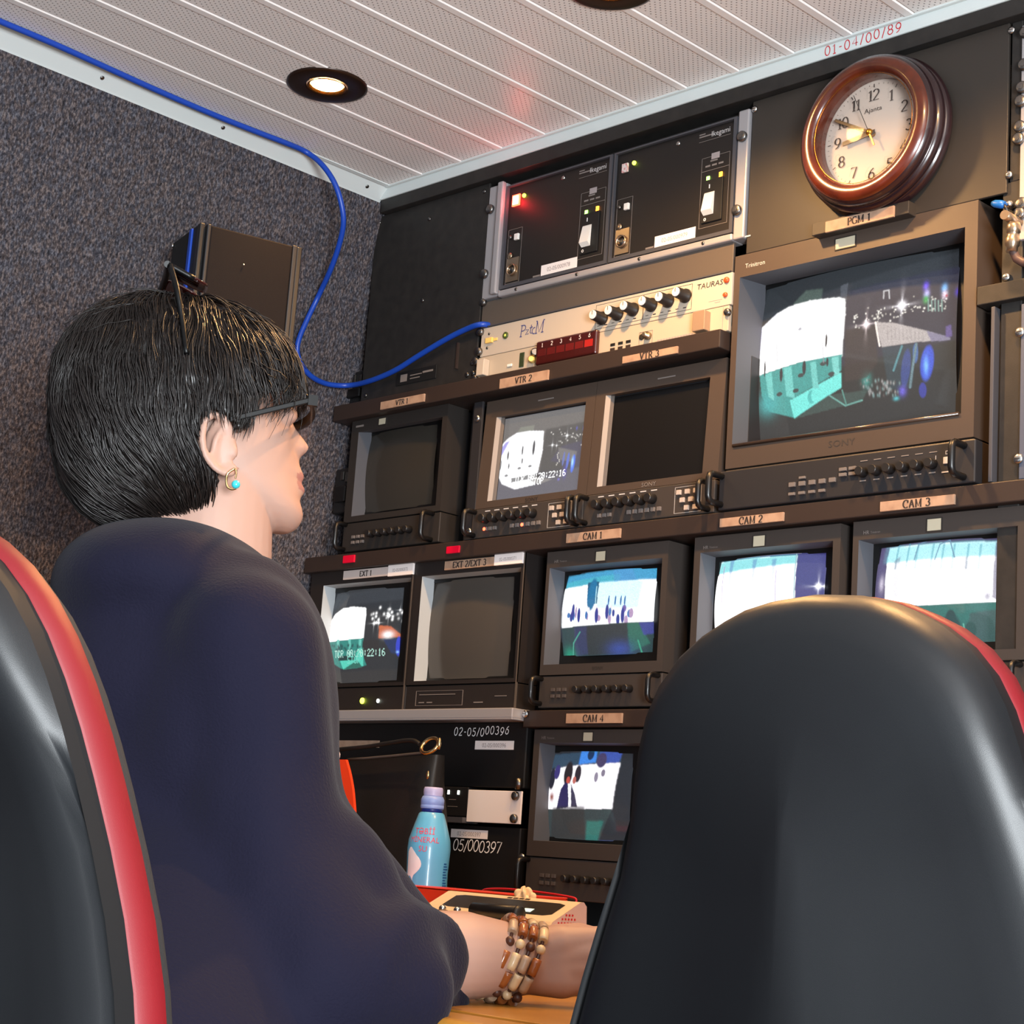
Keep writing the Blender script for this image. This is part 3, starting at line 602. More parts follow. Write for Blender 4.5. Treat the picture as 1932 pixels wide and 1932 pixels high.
def KS(scr, dd):                # the same sight lines met deeper inside the tube
    k = (Y0+dd)/Y0; return tuple(q*k for q in scr)
class Canvas:
    """small picture painted in the photo's own directions on the tube's plane, held as colours of the screen mesh"""
    def __init__(s, x0, x1, z0, z1, y, n=200, bg=(0,0,0)):
        s.x0, s.x1, s.z0, s.z1, s.y = x0, x1, z0, z1, y
        s.w = n; s.h = int(n * (z1-z0) / (x1-x0)); s.a = np.zeros((s.h, s.w, 3)) + np.array([lin(c) for c in bg])
        s.U, s.V = np.meshgrid((np.arange(s.w)+.5)/s.w, (np.arange(s.h)+.5)/s.h)     # v runs downwards
    def uv(s, p):
        q = onY(p[0], p[1], s.y); return ((q.x-s.x0)/(s.x1-s.x0), (s.z1-q.z)/(s.z1-s.z0))
    def pts(s, ps, px): return [s.uv(p) if px else p for p in ps]
    def put(s, k, c, gain=1.0):
        k = np.clip(k, 0, 1)[..., None]; s.a = s.a*(1-k) + np.array([lin(q) for q in c])*gain*k
    def addc(s, k, c, gain=1.0): s.a = s.a + np.clip(k, 0, None)[..., None]*np.array([lin(q) for q in c])*gain
    def mask(s, P, soft=1.2):
        inside = np.zeros((s.h, s.w), bool); n = len(P)
        for i in range(n):
            (xa, ya), (xb, yb) = P[i], P[(i+1) % n]
            if abs(ya-yb) < 1e-12: continue
            c = ((ya > s.V) != (yb > s.V)) & (s.U < (xb-xa)*(s.V-ya)/(yb-ya)+xa); inside ^= c
        k = inside.astype(float)
        for _ in range(int(soft)):
            k = (np.roll(k,1,0)+np.roll(k,-1,0)+np.roll(k,1,1)+np.roll(k,-1,1)+2*k)/6
        return k
    def poly(s, ps, c, gain=1.0, px=True, soft=1, op=1.0): s.put(s.mask(s.pts(ps, px), soft)*op, c, gain)
    def blob(s, p, rx, ry, c, gain=1.0, px=True, add=False, rot=0.0):
        u, v = s.uv(p) if px else p; du, dv = s.U-u, (s.V-v)*s.h/s.w
        if rot: du, dv = du*math.cos(rot)+dv*math.sin(rot), -du*math.sin(rot)+dv*math.cos(rot)
        k = np.exp(-((du/rx)**2 + (dv/ry)**2)); (s.addc if add else s.put)(k, c, gain)
    def disc(s, p, rx, ry, c, gain=1.0, px=True, rot=0.0):
        u, v = s.uv(p) if px else p; du, dv = s.U-u, (s.V-v)*s.h/s.w
        if rot: du, dv = du*math.cos(rot)+dv*math.sin(rot), -du*math.sin(rot)+dv*math.cos(rot)
        s.put(np.clip(4*(1.15-np.sqrt((du/rx)**2+(dv/ry)**2)), 0, 1), c, gain)
    def line(s, ps, wd, c, gain=1.0, px=True, op=1.0):
        P = s.pts(ps, px)
        for (xa, ya), (xb, yb) in zip(P[:-1], P[1:]):
            ax, ay, bx, by = xa*s.w, ya*s.h, xb*s.w, yb*s.h; L2 = max((bx-ax)**2+(by-ay)**2, 1e-9)
            X, Y = s.U*s.w, s.V*s.h; t = np.clip(((X-ax)*(bx-ax)+(Y-ay)*(by-ay))/L2, 0, 1)
            d = np.hypot(X-(ax+t*(bx-ax)), Y-(ay+t*(by-ay))); s.put(np.clip(wd-d+.5, 0, 1)*op, c, gain)
    def star(s, p, r, c, gain):
        u, v = s.uv(p); du, dv = (s.U-u)*s.w, (s.V-v)*s.h; d = np.hypot(du, dv); th = np.arctan2(dv, du)
        k = np.exp(-(d/(r*.30))**2) + .9*np.exp(-(d/r)*2.2)*np.clip(np.cos(th*4), 0, 1)**6; s.addc(k, c, gain)
    def speck(s, box, n, c, gain, r=(.7,1.6), px=True):
        P = s.pts(box, px); us = [p[0] for p in P]; vs = [p[1] for p in P]
        for _ in range(n):
            t = random.random(); u = us[0]+(us[1]-us[0])*t; v = vs[0]+(vs[1]-vs[0])*t + random.uniform(-1,1)*P[2][1]*0 + random.uniform(-.03,.03)
            s.blob((u, v), random.uniform(*r)/s.w, random.uniform(*r)/s.w, c, gain, px=False)
    def noise(s, amt): s.a *= (1 + np.random.normal(0, amt, (s.h, s.w, 1)))
    def chars(s, st, u, v, cw, c, gain):      # 5x7 character generator
        F5 = {'0':'0E11191513110E','1':'040C040404040E','2':'0E11010204081F','3':'1F02040201110E','6':'0608101E11110E','8':'0E11110E11110E','4':'02060A121F0202','T':'1F040404040404','C':'0E11101010110E','R':'1E11111E141211','S':'0F10100E01011E','O':'0E11111111110E','P':'1E11111E101010',':':'00040400040400',' ':'00000000000000'}
        for i, ch in enumerate(st):
            g = F5[ch]
            for r in range(7):
                row = int(g[2*r:2*r+2], 16)
                for q in range(5):
                    if row >> (4-q) & 1:
                        uu = u + (i*6+q)*cw; vv = v + r*cw*1.25*s.w/s.h
                        k = ((np.abs(s.U-uu) < cw*.55) & (np.abs(s.V-vv) < cw*.68*s.w/s.h)).astype(float); s.put(k*.95, c, gain)

def screen_mesh(parent, x0, x1, z0, z1, y, bulge, canvas=None, m=None, nu=32, nv=24, name='screen', rc=0.0):
    if canvas is not None: nu, nv = canvas.w-1, canvas.h-1
    xm, zm = (x0+x1)/2, (z0+z1)/2; rx, rz = (x1-x0)/2, (z1-z0)/2
    def fn(u, v):
        a, b = 2*u-1, 2*v-1
        # the tube's edge bows outwards a little, the glass bulges towards the room
        return (xm + rx*a*(1-rc*b*b), y - bulge*(1-.5*a*a-.5*b*b)*1.0, zm - rz*b*(1-rc*a*a))
    mb = MB(); mb.grid(fn, nu, nv)
    o = mb.build(name, m or M['screen_on'], parent)
    if canvas is not None:
        at = o.data.color_attributes.new('picture', 'FLOAT_COLOR', 'POINT')
        col = np.ones((canvas.h*canvas.w, 4)); col[:, :3] = np.clip(canvas.a, 0, None).reshape(-1, 3)
        at.data.foreach_set('color', col.ravel().astype(np.float32))
    return o

def u_handle(parent, x, z0, z1, y, reach=.022, r=.0038):
    mb = MB(); p = [(x,y,z0),(x,y-reach+.006,z0),(x,y-reach+.002,z0+.002),(x,y-reach,z0+.007),(x,y-reach,z1-.007),(x,y-reach+.002,z1-.002),(x,y-reach+.006,z1),(x,y,z1)]
    mb.tube(p, r, 10); return mb.build('handle', M['handle_black'], parent)
M['handle_black'] = mat('handle_black', rgb(14,13,14), .36, coat=.1)
M['button_grey'] = mat('button_grey', rgb(104,98,96), .5)
M['button_pale'] = mat('button_pale', rgb(176,164,156), .5)
M['button_dim'] = mat('button_dim', rgb(72,66,64), .5)

def crt(label, x0, x1, z0, z1, opn, d, scr, bulge, canvas=None, screen_m=None, bez='bezel_grey', fun='funnel_grey', zp=None, tally=None, brand=None, depth=.28, rc=.012, yoff=0.0, group='tube monitors in the rack'):
    o = thing('tube_monitor', label, 'monitor', ((x0+x1)/2, Y0, z0), group)
    b = MB(); b.box(x0+.002, x1-.002, Y0+d+.014, Y0+depth, z0+.002, z1-.002); b.build('casing', M['case_dark'], o, bev=.002)
    scr = KS(scr, d+.004); m = .003; f2 = (opn[0]+.001, opn[1]-.001, min(opn[2]+.001, scr[2]-m), max(opn[3]-.001, scr[3]+m))
    b = MB(); zb = zp if zp is not None else z0
    b.frame((x0,x1,zb,z1), opn, Y0, Y0+d+.016, 0, f2, Y0+d, 1); b.build('bezel', [M[bez], M[fun]], o)
    b = MB(); b.frame((f2[0]-.002,f2[1]+.002,f2[2]-.002,f2[3]+.002), (scr[0]+.002,scr[1]-.002,scr[2]+.002,scr[3]-.002), Y0+d-.0006, Y0+d+.006); b.build('mask', M['mask_black'], o)
    screen_mesh(o, *scr, Y0+d+.004, bulge, canvas, screen_m, rc=rc)
    if zp is not None:
        b = MB(); b.box(x0, x1, Y0+.001, Y0+d+.016, z0, zp-.0015); b.build('control_panel', M[bez], o, bev=.0012)
    if tally:
        b = MB(); b.frame((tally[0]-.0012,tally[1]+.0012,tally[2]-.0012,tally[3]+.0012), tally, Y0-.0012, Y0+.001); t_ = b.build('tally_frame', M['bezel_dark'], o)
        b = MB(); b.box(tally[0], tally[1], Y0-.0008, Y0+.002, tally[2], tally[3]); b.build('tally_lens', M['tally_lens'], o)
    if brand:
        text('brand', *brand[:1], brand[1], Y0-.0004, brand[2], brand[3], M['print_white'], o)
    return o
M['bezel_side'] = mat('bezel_side', rgb(140,132,127), .5)
M['tally_lens'] = mat('tally_lens', rgb(186,178,156), .35)

def buttons(parent, x0, dx, n, z, w, h, m='button_grey', y=None, name='button', depth=.003):
    y = Y0+.001 if y is None else y
    for i in range(n):
        b = MB(); b.box(x0+i*dx, x0+i*dx+w, y-depth, y, z, z+h); b.build(name, M[m], parent, bev=.0004)
def knobs(parent, x0, dx, n, z, r, y=None, ln=.012, dz=0):
    y = Y0+.001 if y is None else y
    for i in range(n):
        b = MB(); b.lathe((x0+i*dx,y,z+i*dz), (0,-1,0), [(r,0),(r*.92,ln*.85),(r*.8,ln)], 18); b.build('knob', M['black_plastic'], parent)
def dashes(parent, x0, dx, n, z, w, h=.0014, m='print_white', y=None):
    y = Y0+.001 if y is None else y
    b = MB()
    for i in range(n): b.box(x0+i*dx, x0+i*dx+w, y-.0003, y, z, z+h)
    b.build('print', M[m], parent)

WHITE = (255,255,255)

# --- programme picture: floodlit stage at left, night skyline and blue panels at right
dP = .0535
cP = Canvas(*KS((-1.3290,-1.0480,.5310,.7330), dP+.004), Y0+dP+.004, 300, (34,37,40))
q = cP
q.poly([(1443,600),(1830,468),(1830,520),(1443,655)], (56,60,66), op=.55, soft=6)
q.poly([(1600,560),(1830,500),(1830,640),(1600,700)], (52,50,74), op=.65, soft=8)
q.poly([(1440,620),(1620,540),(1616,570),(1500,610),(1440,680)], (60,58,62), op=.7, soft=6)
q.poly([(1505,580),(1530,553),(1563,550),(1563,575)], (92,110,100), op=.7, soft=3)
q.poly([(1599,545),(1612,540),(1612,575),(1599,572)], (92,96,104), op=.8)
q.poly([(1445,622),(1475,596),(1500,583),(1540,573),(1598,568),(1609,572),(1611,600),(1606,680),(1524,690),(1443,712)], WHITE, 1.7, soft=2)
q.poly([(1444,625),(1475,597),(1480,600),(1450,640),(1444,680)], (190,190,255), 1.2, op=.5, soft=3)
q.poly([(1443,712),(1524,690),(1606,675),(1604,706),(1505,758),(1510,792),(1460,780),(1446,750)], (70,166,160), soft=1)
q.blob((1458,765), .055, .05, (80,190,190), .9)
q.poly([(1502,760),(1604,709),(1603,737),(1508,793)], (118,232,222), 1.1)
q.disc((1545,754), .020, .028, (86,196,190)); q.disc((1550,752), .015, .024, (118,232,222), 1.1)
q.poly([(1455,712),(1468,705),(1471,760),(1460,752)], (120,214,206)); q.poly([(1492,700),(1508,696),(1512,756),(1496,752)], (120,214,206)); q.poly([(1545,690),(1556,688),(1560,738),(1549,738)], (120,214,206)); q.poly([(1586,682),(1600,680),(1600,712),(1590,716)], (130,220,212))
for (a, b, w_, h_) in ((1487,712,.013,.05),(1533,700,.015,.05),(1578,690,.010,.03),(1576,650,.008,.05),(1454,700,.007,.06)): q.disc((a,b), w_*.62, h_*.62, (52,50,58))
for (a, b) in ((1526,714),(1570,693),(1482,748),(1515,742),(1585,712)): q.disc((a,b), .016, .009, (62,72,74))
q.disc((1524,627), .010, .007, (190,190,200)); 
for a in (1478,1569): q.line([(a,655),(a+2,690)], 1.2, (150,150,160), op=.6)
q.poly([(1508,794),(1580,750),(1650,742),(1640,762)], (60,84,80), op=.8)
q.line([(1580,752),(1608,770),(1640,760)], 1, (110,170,160)); q.line([(1604,742),(1610,768)], 1, (90,150,140)); q.blob((1650,722), .02, .03, (60,160,150))
q.poly([(1612,630),(1670,620),(1672,690),(1650,720),(1610,726)], (60,50,50), op=.8, soft=4)
q.poly([(1668,616),(1700,616),(1760,630),(1800,643),(1680,662)], (196,186,184), 1.0, soft=1)
q.poly([(1760,630),(1802,641),(1802,646),(1768,650)], (140,134,160), soft=1); q.poly([(1794,620),(1804,617),(1804,640),(1794,640)], (104,88,150))
q.poly([(1680,662),(1742,655),(1732,735),(1690,740)], (44,72,84), op=.6, soft=2)
q.line([(1668,616),(1676,660)], 1.2, (255,240,230), 1.2)
for i in range(10): q.line([(1690+i*7,622+i*1.3),(1691+i*7,648)], .5, (150,140,140), op=.6)
q.disc((1722,700), .020, .075, (52,74,140), rot=.12); q.disc((1740,672), .012, .04, (70,110,170)); q.disc((1760,690), .028, .070, (52,84,210), 1.1, rot=.12); q.blob((1758,695), .010, .035, (110,170,255), 1.4); q.disc((1750,740), .016, .03, (50,60,160)); q.blob((1714,742), .016, .02, (110,100,220)); q.blob((1702,756), .012, .008, (90,200,210))
q.line([(1716,660),(1700,705)], 1.4, (90,150,160)); q.line([(1742,655),(1728,735)], 1.6, (110,140,150)); 
for i in range(70):
    t_ = random.random(); q.blob((1645+60*t_+random.uniform(-12,12), 722+30*random.random()+12*t_*0), .0035, .007, random.choice([(170,170,170),(120,150,150),(90,80,80)]), 1.0)
for i in range(90):
    t_ = random.random(); q.blob((1628+170*t_, 612-36*t_+random.gauss(0,9)), random.uniform(.0022,.0042), random.uniform(.0022,.0042), (255,250,240), random.uniform(.6,1.6))
q.star((1715,583), 17, (255,250,255), 2.0); q.star((1651,620), 14, (255,235,235), 1.8)
for (a, b, cc) in ((1757,545,(110,80,230)),(1759,560,(200,190,255)),(1758,570,(40,160,70)),(1790,548,(120,190,255)),(1791,560,(240,220,240)),(1814,554,(50,30,170))): q.blob((a,b), .011, .017, cc, 1.3)
q.blob((1794,562), .005, .006, (200,30,60)); q.line([(1681,570),(1681,556),(1690,554),(1692,570)], .9, (200,200,205)); 
for i in range(5): q.line([(1762+i*6,570+i%2*2),(1763+i*6,592)], .8, (150,190,180), op=.8)
q.noise(.10)


M['bezel_pgm'] = mat('bezel_pgm', rgb(68,57,50), .45, bump=(1800,.04)); M['bezel_ext'] = mat('bezel_ext', rgb(33,28,27), .5, bump=(1800,.05))
PG = crt('largest tube monitor under the clock showing a floodlit stage and night skyline', -1.3800, -1.0290, .4490, .7858, (-1.3710,-1.0455,.5340,.7560), dP, (-1.3290,-1.0480,.5310,.7330), .020, cP, zp=.5050, bez='bezel_pgm', tally=(-1.2245,-1.1960,.7640,.7770), rc=.006)
b = MB(); b.tube([(-1.3690,Y0-.0002,.5338),(-1.0475,Y0-.0002,.5338)], .0024, 10); b.build('bezel_lip', mat('lip_gloss', rgb(58,44,36), .22, coat=.4), PG)
text('brand', 'Trinitron', -1.3630, Y0-.0004, .7668, .0085, M['print_white'], PG)
text('brand', 'SONY', -1.2250, Y0-.0004, .5150, .0115, M['bezel_grey'], PG, sx=1.25)
b = MB(); b.box(-1.3790, -1.0190, Y0-.012, Y0+.004, .4495, .4990); pnl = b.build('control_drawer', M['case_dark'], PG, bev=.0015)
yp = Y0-.0122
for x in (-1.3745, -1.0330): u_handle(pnl, x, .4565, .4925, yp, .026, .0042)
buttons(pnl, -1.2700, .0145, 5, .4680, .0090, .0055, 'button_grey', yp); buttons(pnl, -1.2700, .0145, 4, .4575, .0090, .0035, 'button_grey', yp); buttons(pnl, -1.2555, .0145, 1, .4765, .009, .003, 'button_grey', yp)
for j in range(2): buttons(pnl, -1.1980, .0135, 2, .4735+j*.0065, .0100, .0040, 'button_grey', yp)
knobs(pnl, -1.1650, .0185, 6, .4755, .0062, yp); dashes(pnl, -1.1700, .0185, 6, .4650, .0085, m='print_dim', y=yp); dashes(pnl, -1.1700, .0185, 6, .4890, .0100, .0010, m='print_dim', y=yp)
b = MB(); b.box(-1.0590, -1.0500, yp-.0012, yp, .4740, .4820); b.build('power_button', M['print_white'], pnl, bev=.0005)
b = MB(); dome(b, -1.0690, yp, .4735, .0018); b.build('lamp', M['led_white'], pnl); b = MB(); b.box(-1.0693, -1.0687, yp-.0003, yp, .476, .485); b.box(-1.061,-1.047, yp-.0003, yp, .4640,.4655); b.frame((-1.0565,-1.0525,.4850,.4890),(-1.0560,-1.0530,.4855,.4885), yp-.0003, yp); b.build('print', M['print_white'], pnl)
q_ = onY(1362, 925, yp); screw(rack, -1.3785, Y0-.004, .4760, .0050)

# --- left dark tube monitor (upper left)
V1 = crt('switched off tube monitor under the worn label at the left end of the rack', -2.1260, -1.9060, .4530, .6610, (-2.1085,-1.9170,.5080,.6420), .026, (-2.0860,-1.9190,.5080,.6330), .014, None, M['screen_off_dark'], bez='bezel_dark', zp=.4990, tally=(-2.0610,-2.0450,.6475,.6570))
u_handle(V1, -2.1200, .4570, .4960, Y0+.001, .020); u_handle(V1, -1.9215, .4570, .4960, Y0+.001, .022)
for j in range(2): buttons(V1, -2.1020, .0110, 3, .4640+j*.0085, .0065, .0045, 'button_grey')
knobs(V1, -2.0550, .0170, 6, .4760, .0056)
b = MB(); b.box(-2.116, -2.098, Y0-.0004, Y0, .6500, .6530); b.build('brand', M['print_dim'], V1)

# --- twin flat screens
lc = thing('twin_lcd_monitor', 'twin flat screen monitor unit, left screen lit and right screen blank, with knobs below', 'monitor', (-1.61, Y0, .449))
YL = Y0 - .004
TL = lambda z: YL + (z - .449) * .052          # the unit leans: its top sits farther back
def lean(mb): mb.v = [(x, y + (z-.449)*.052, z) for x, y, z in mb.v]; return mb
b = MB(); b.box(-1.8300, -1.3905, YL+.0125, YL+.060, .4495, .6545); lean(b).build('casing', M['case_dark'], lc, bev=.002)
YB2 = YL + .009
cL = Canvas(-1.7970, -1.6350, .5055, .6265, Y0+.012, 220, (116,112,110)); q = cL
q.poly([(960,790),(1110,765),(1110,800),(960,830)], (128,124,122), op=.6, soft=8); q.poly([(935,900),(1095,880),(1094,926),(932,946)], (108,106,120), op=.7, soft=8)
q.poly([(1030,810),(1106,795),(1098,880),(1020,900)], (84,82,82), op=.7, soft=6)
q.poly([(1105,830),(1060,842),(1040,870),(1098,882)], (96,92,120), op=.5, soft=6)
q.poly([(982,806),(1008,802),(1006,814),(975,818)], (150,152,140), op=.7, soft=3)
q.poly([(945,843),(958,828),(975,817),(1000,813),(1026,813),(1025,850),(1018,888),(1012,915),(975,924),(950,914),(941,895),(943,860)], (252,252,255), 1.25, soft=2)
q.poly([(944,850),(955,835),(962,832),(948,860)], (140,130,230), op=.8, soft=2)
for (a, b_c, w_, h_) in ((960,860,.012,.05),(987,850,.012,.05),(1008,845,.020,.08),(947,878,.006,.06),(962,880,.010,.03),(987,870,.010,.03)): q.disc((a,b_c), w_*.7, h_*.8, (92,92,96))
for (a, b_c) in ((982,884),(1002,880),(958,898)): q.disc((a,b_c), .020, .010, (150,150,152))
q.poly([(968,903),(1018,893),(1022,905),(1003,909),(1002,904),(968,911)], (70,70,70), op=.8); q.poly([(1005,908),(1018,915),(1045,905),(1012,900)], (170,165,160), op=.6, soft=2)
for i in range(26): q.blob((1040+random.random()*62, 828-.3*random.random()*30+random.gauss(0,6)), .006, .006, (240,236,230), random.uniform(.5,1.2))
q.star((1070,822), 9, WHITE, 1.2); q.star((1043,840), 8, WHITE, 1.2); q.star((1051,841), 6, WHITE, 1.0)
for i in range(8): q.blob((1052+random.random()*8,855+i*3.2), .006, .006, (240,236,225), 1)
q.poly([(1054,844),(1090,852),(1086,872),(1058,868)], (150,146,140), op=.6, soft=4)
q.disc((1065,866), .012, .06, (120,130,190), rot=.1); q.disc((1073,870), .014, .07, (110,130,220), rot=.1); q.disc((1083,875), .022, .075, (88,120,230), 1.1, rot=.1); q.blob((1082,872), .012, .04, (170,220,255), 1.3); q.blob((1068,890), .02, .05, (104,98,190), .9); q.blob((1057,905), .012, .01, (140,130,220))
q.blob((1088,808), .008, .014, (110,110,200)); q.blob((1101,808), .008, .02, (120,140,220))
u, v = q.uv((970,899)); q.chars('TCR 00:20:22:16', .205, .735, .0068, WHITE, 1.5); q.chars('STOP', .40, .795, .0068, WHITE, 1.5)
q.noise(.05)
for i, (x0, x1, sc_, cv, cm) in enumerate(((-1.8300,-1.6150,(-1.7970,-1.6350,.5055,.6265),cL,None), (-1.6140,-1.3905,(-1.5865,-1.4185,.5055,.6300),None,M['lcd_black']))):
    b = MB(); o5 = (sc_[0]-.010, sc_[1]+.0025, sc_[2]-.002, sc_[3]+.002)
    b.frame((x0,x1,.4935,.6545), o5, YL, YL+.012, 0, (sc_[0]-.0015,)+o5[1:], YL+.009, 0)
    bz = lean(b).build('screen_bezel', M['bezel_pgm'], lc)
    b = MB(); b.add([(o5[0]+.0005,YL-.0002,o5[2]),(o5[0]+.0062,YL+.0040,o5[2]),(o5[0]+.0062,YL+.0040,o5[3]),(o5[0]+.0005,YL-.0002,o5[3])], [(0,1,2,3)]); lean(b).build('bezel_side', M['bezel_side'], bz)
    so = screen_mesh(bz, *sc_, YL+.0085, 0.0, cv, cm)
    for vv in so.data.vertices: vv.co.y += (vv.co.z + wloc(so).z - .449) * .052
    b = MB(); b.box((x0+x1)/2-.003, (x0+x1)/2+.027, YL-.0004, YL, .6415, .6432); lean(b).build('print', M['print_dim'], bz)
    text('brand', 'SONY', (sc_[0]+sc_[1])/2-.014, TL(.4955)-.0006, .4952, .0078, M['print_dim'] if i else M['bezel_dark'], bz, sx=1.2)
    b = MB(); b.box(x0, x1, YL-.002, YL+.02, .4497, .4920); cp = b.build('control_panel', M['bezel_grey'], bz, bev=.0012)
    yq = YL-.0021
    u_handle(cp, x0+.006, .4540, .4880, yq, .022, .0038); u_handle(cp, x1-.0085, .4540, .4880, yq, .022, .0038)
    knobs(cp, x0+.030, .0185, 6, .4760, .0068, yq, .013); dashes(cp, x0+.026, .0185, 6, .4870, .0100, m='print_white', y=yq)
    buttons(cp, x0+.028, .0090, 3, .4590, .0062, .0050, 'button_grey', yq); buttons(cp, x0+.080, .0103, 6, .4590, .0065, .0055, 'button_grey', yq)
    if i == 0:
        for xx in (x0+.0295, x0+.1045):
            b = MB(); dome(b, xx, yq-.003, .4612, .0024); b.build('lamp', M['led_red'], cp)
    b = MB(); g = (x1-.0640, x1-.0215, .4535, .4870); b.frame((g[0]-.0004,g[1]+.0004,g[2]-.0004,g[3]+.0004), g, yq-.0003, yq); b.build('outline', M['print_white'], cp)
    for (a, c) in ((0,2),(1,2),(2,2),(.45,1),(1.45,1),(1,0),(2,0)): buttons(cp, x1-.0605+a*.0140, .01, 1, .4560+c*.0105, .0072, .0062, 'button_pale', yq)
for z in (.6290, .4620): screw(lc, -1.8390 if z > .5 else -1.8385, Y0-.002, z, .0052)
b = MB(); b.box(-1.8480, -1.8300, Y0-.002, Y0+.002, .4500, .6540); b.build('rack_ear', M['case_dark'], lc, bev=.0006)

# --- bottom row monitors
def small(label, x0, x1, cv, opn, scr, tl):
    o = crt(label, x0, x1, .2080, .4205, opn, .030, scr, .016, cv, zp=.2520, tally=tl, rc=.022)
    text('brand', 'HR', x0+.014, Y0-.0004, .4045, .0062, M['print_dim'], o); text('brand', 'Trinitron', x0+.024, Y0-.0004, .4050, .0036, M['print_dim'], o)
    text('brand', 'SONY', (x0+x1)/2-.012, Y0-.0004, .2570, .0062, M['bezel_dark'], o, sx=1.2)
    u_handle(o, x0+.004, .2140, .2470, Y0+.001, .020, .0035); u_handle(o, x1-.006, .2140, .2470, Y0+.001, .020, .0035)
    for j in range(2): buttons(o, x0+.024, .0105, 3, .2210+j*.0085, .0065, .0045, 'button_dim')
    knobs(o, x0+.075, .0175, 6, .2310, .0052)
    return o
def cam_canvas(scr, bg): return Canvas(*KS(scr, .034), Y0+.034, 200, bg)
s1 = (-1.6400,-1.4775,.2745,.3870); q = cam_canvas(s1, (30,44,52)); c1 = q
q.poly([(1073,1088),(1249,1068),(1249,1105),(1072,1125)], (70,160,205), 1.1, soft=5); q.poly([(1073,1100),(1180,1085),(1180,1098),(1073,1116)], (80,190,200), 1.1, op=.6, soft=4)
q.poly([(1071,1112),(1249,1092),(1246,1174),(1068,1187)], (250,252,255), 1.6, soft=4)
q.poly([(1140,1103),(1222,1096),(1215,1150),(1140,1152)], (190,240,255), 1.3, op=.8, soft=6); q.poly([(1165,1076),(1200,1072),(1210,1096),(1170,1100)], (90,160,220), op=.6, soft=4)
q.poly([(1119,1102),(1142,1100),(1141,1142),(1122,1146)], (40,96,130), soft=1); q.disc((1130,1125), .05, .13, (34,120,170)); q.line([(1138,1110),(1138,1142)], 1, (190,240,255)); 
for i in range(26): q.disc((1078+random.random()*135, 1150+random.random()*24), random.uniform(.010,.022), random.uniform(.02,.05), random.choice([(40,60,150),(190,160,200),(60,120,190),(250,250,255),(120,100,180)]), 1.0)
for a in (1093,1140,1160,1188,1105): q.disc((a,1158+random.uniform(-4,8)), .018, .06, (44,56,150))
for a in (1163,1192,1185,1175): q.disc((a,1136), .008, .04, (50,110,180))
q.poly([(1068,1187),(1246,1174),(1237,1240),(1065,1246)], (38,66,70), soft=1); q.poly([(1095,1186),(1122,1184),(1118,1235),(1090,1240)], (60,56,110), op=.6, soft=4); q.poly([(1120,1184),(1196,1178),(1192,1232),(1116,1238)], (46,48,52), op=.8, soft=4)
q.poly([(1196,1178),(1215,1177),(1232,1215),(1196,1232)], (46,120,100), op=.7, soft=3); q.poly([(1216,1177),(1246,1175),(1244,1196),(1222,1200)], (66,70,160), op=.8, soft=2); q.blob((1178,1226), .12, .06, (60,84,170), .8); q.blob((1078,1238), .07, .06, (30,150,120), 1.0)
q.line([(1084,1240),(1090,1215),(1106,1195)], 1.2, (80,170,150)); q.line([(1212,1210),(1216,1234)], 1.4, (60,160,130)); q.noise(.10)
CAM1 = small('small tube monitor with a bright blue-white crowd picture under the CAM 1 label', -1.6810, -1.4660, c1, (-1.6750,-1.4755,.2660,.3985), s1, (-1.5905,-1.5735,.4020,.4145))
s2 = (-1.3800,-1.2170,.2745,.3880); q = cam_canvas(s2, (60,58,120)); c2 = q
q.poly([(1360,1061),(1512,1050),(1512,1250),(1345,1260)], WHITE, 1.9, soft=1); q.poly([(1360,1060),(1512,1049),(1511,1066),(1358,1085)], (110,215,220), 1.1, op=.9, soft=5)
for (a, b_c) in ((1385,1080),(1432,1070),(1470,1068)): q.poly([(a-4,1058),(a+4,1057),(a+2,b_c+30),(a-1,b_c+34)], (96,130,200), op=.55, soft=2)
q.line([(1370,1070),(1372,1140)], .8, (190,170,210)); q.line([(1476,1080),(1477,1140)], .8, (190,170,220)); q.line([(1510,1048),(1511,1250)], 1, (160,200,210))
q.poly([(1513,1049),(1566,1045),(1566,1250),(1513,1250)], (78,78,140), 1.0, soft=1); q.star((1552,1108), 14, WHITE, 2); q.star((1564,1108), 10, WHITE, 1.6); q.noise(.06)
CAM2 = small('small tube monitor with white pillars and one bright star under the CAM 2 label', -1.4230, -1.2025, c2, (-1.4130,-1.2130,.2660,.4005), s2, (-1.3300,-1.3125,.4020,.4150))
s3 = (-1.1470,-.9840,.2700,.3880); q = cam_canvas(s3, (84,74,110)); c3 = q
q.poly([(1680,1035),(1888,1022),(1888,1140),(1680,1150)], WHITE, 1.9, soft=2); q.poly([(1672,1035),(1896,1020),(1896,1050),(1672,1066)], (140,225,235), 1.1, op=.85, soft=7)
for a in (1700,1722,1740,1770,1790,1810,1836,1858): q.line([(a,1030),(a-2,1075)], 1.6, (84,170,190), op=.55)
q.poly([(1695,1060),(1706,1052),(1708,1130),(1696,1135)], (120,110,140), op=.5, soft=2); q.poly([(1826,1056),(1836,1052),(1838,1120),(1828,1122)], (150,130,150), op=.5, soft=2)
for ps_ in ([(1735,1060),(1740,1030),(1755,1024)], [(1775,1060),(1782,1030),(1800,1022),(1812,1055)]): q.line(ps_, .8, (110,150,180))
q.poly([(1664,1036),(1680,1034),(1676,1140),(1662,1150)], (96,86,130), op=.8, soft=2); q.poly([(1884,1022),(1900,1021),(1898,1140),(1880,1130)], (100,90,130), op=.8, soft=2)
q.blob((1672,1104), .02, .05, (220,210,230)); q.blob((1872,1128), .03, .04, (200,195,210))
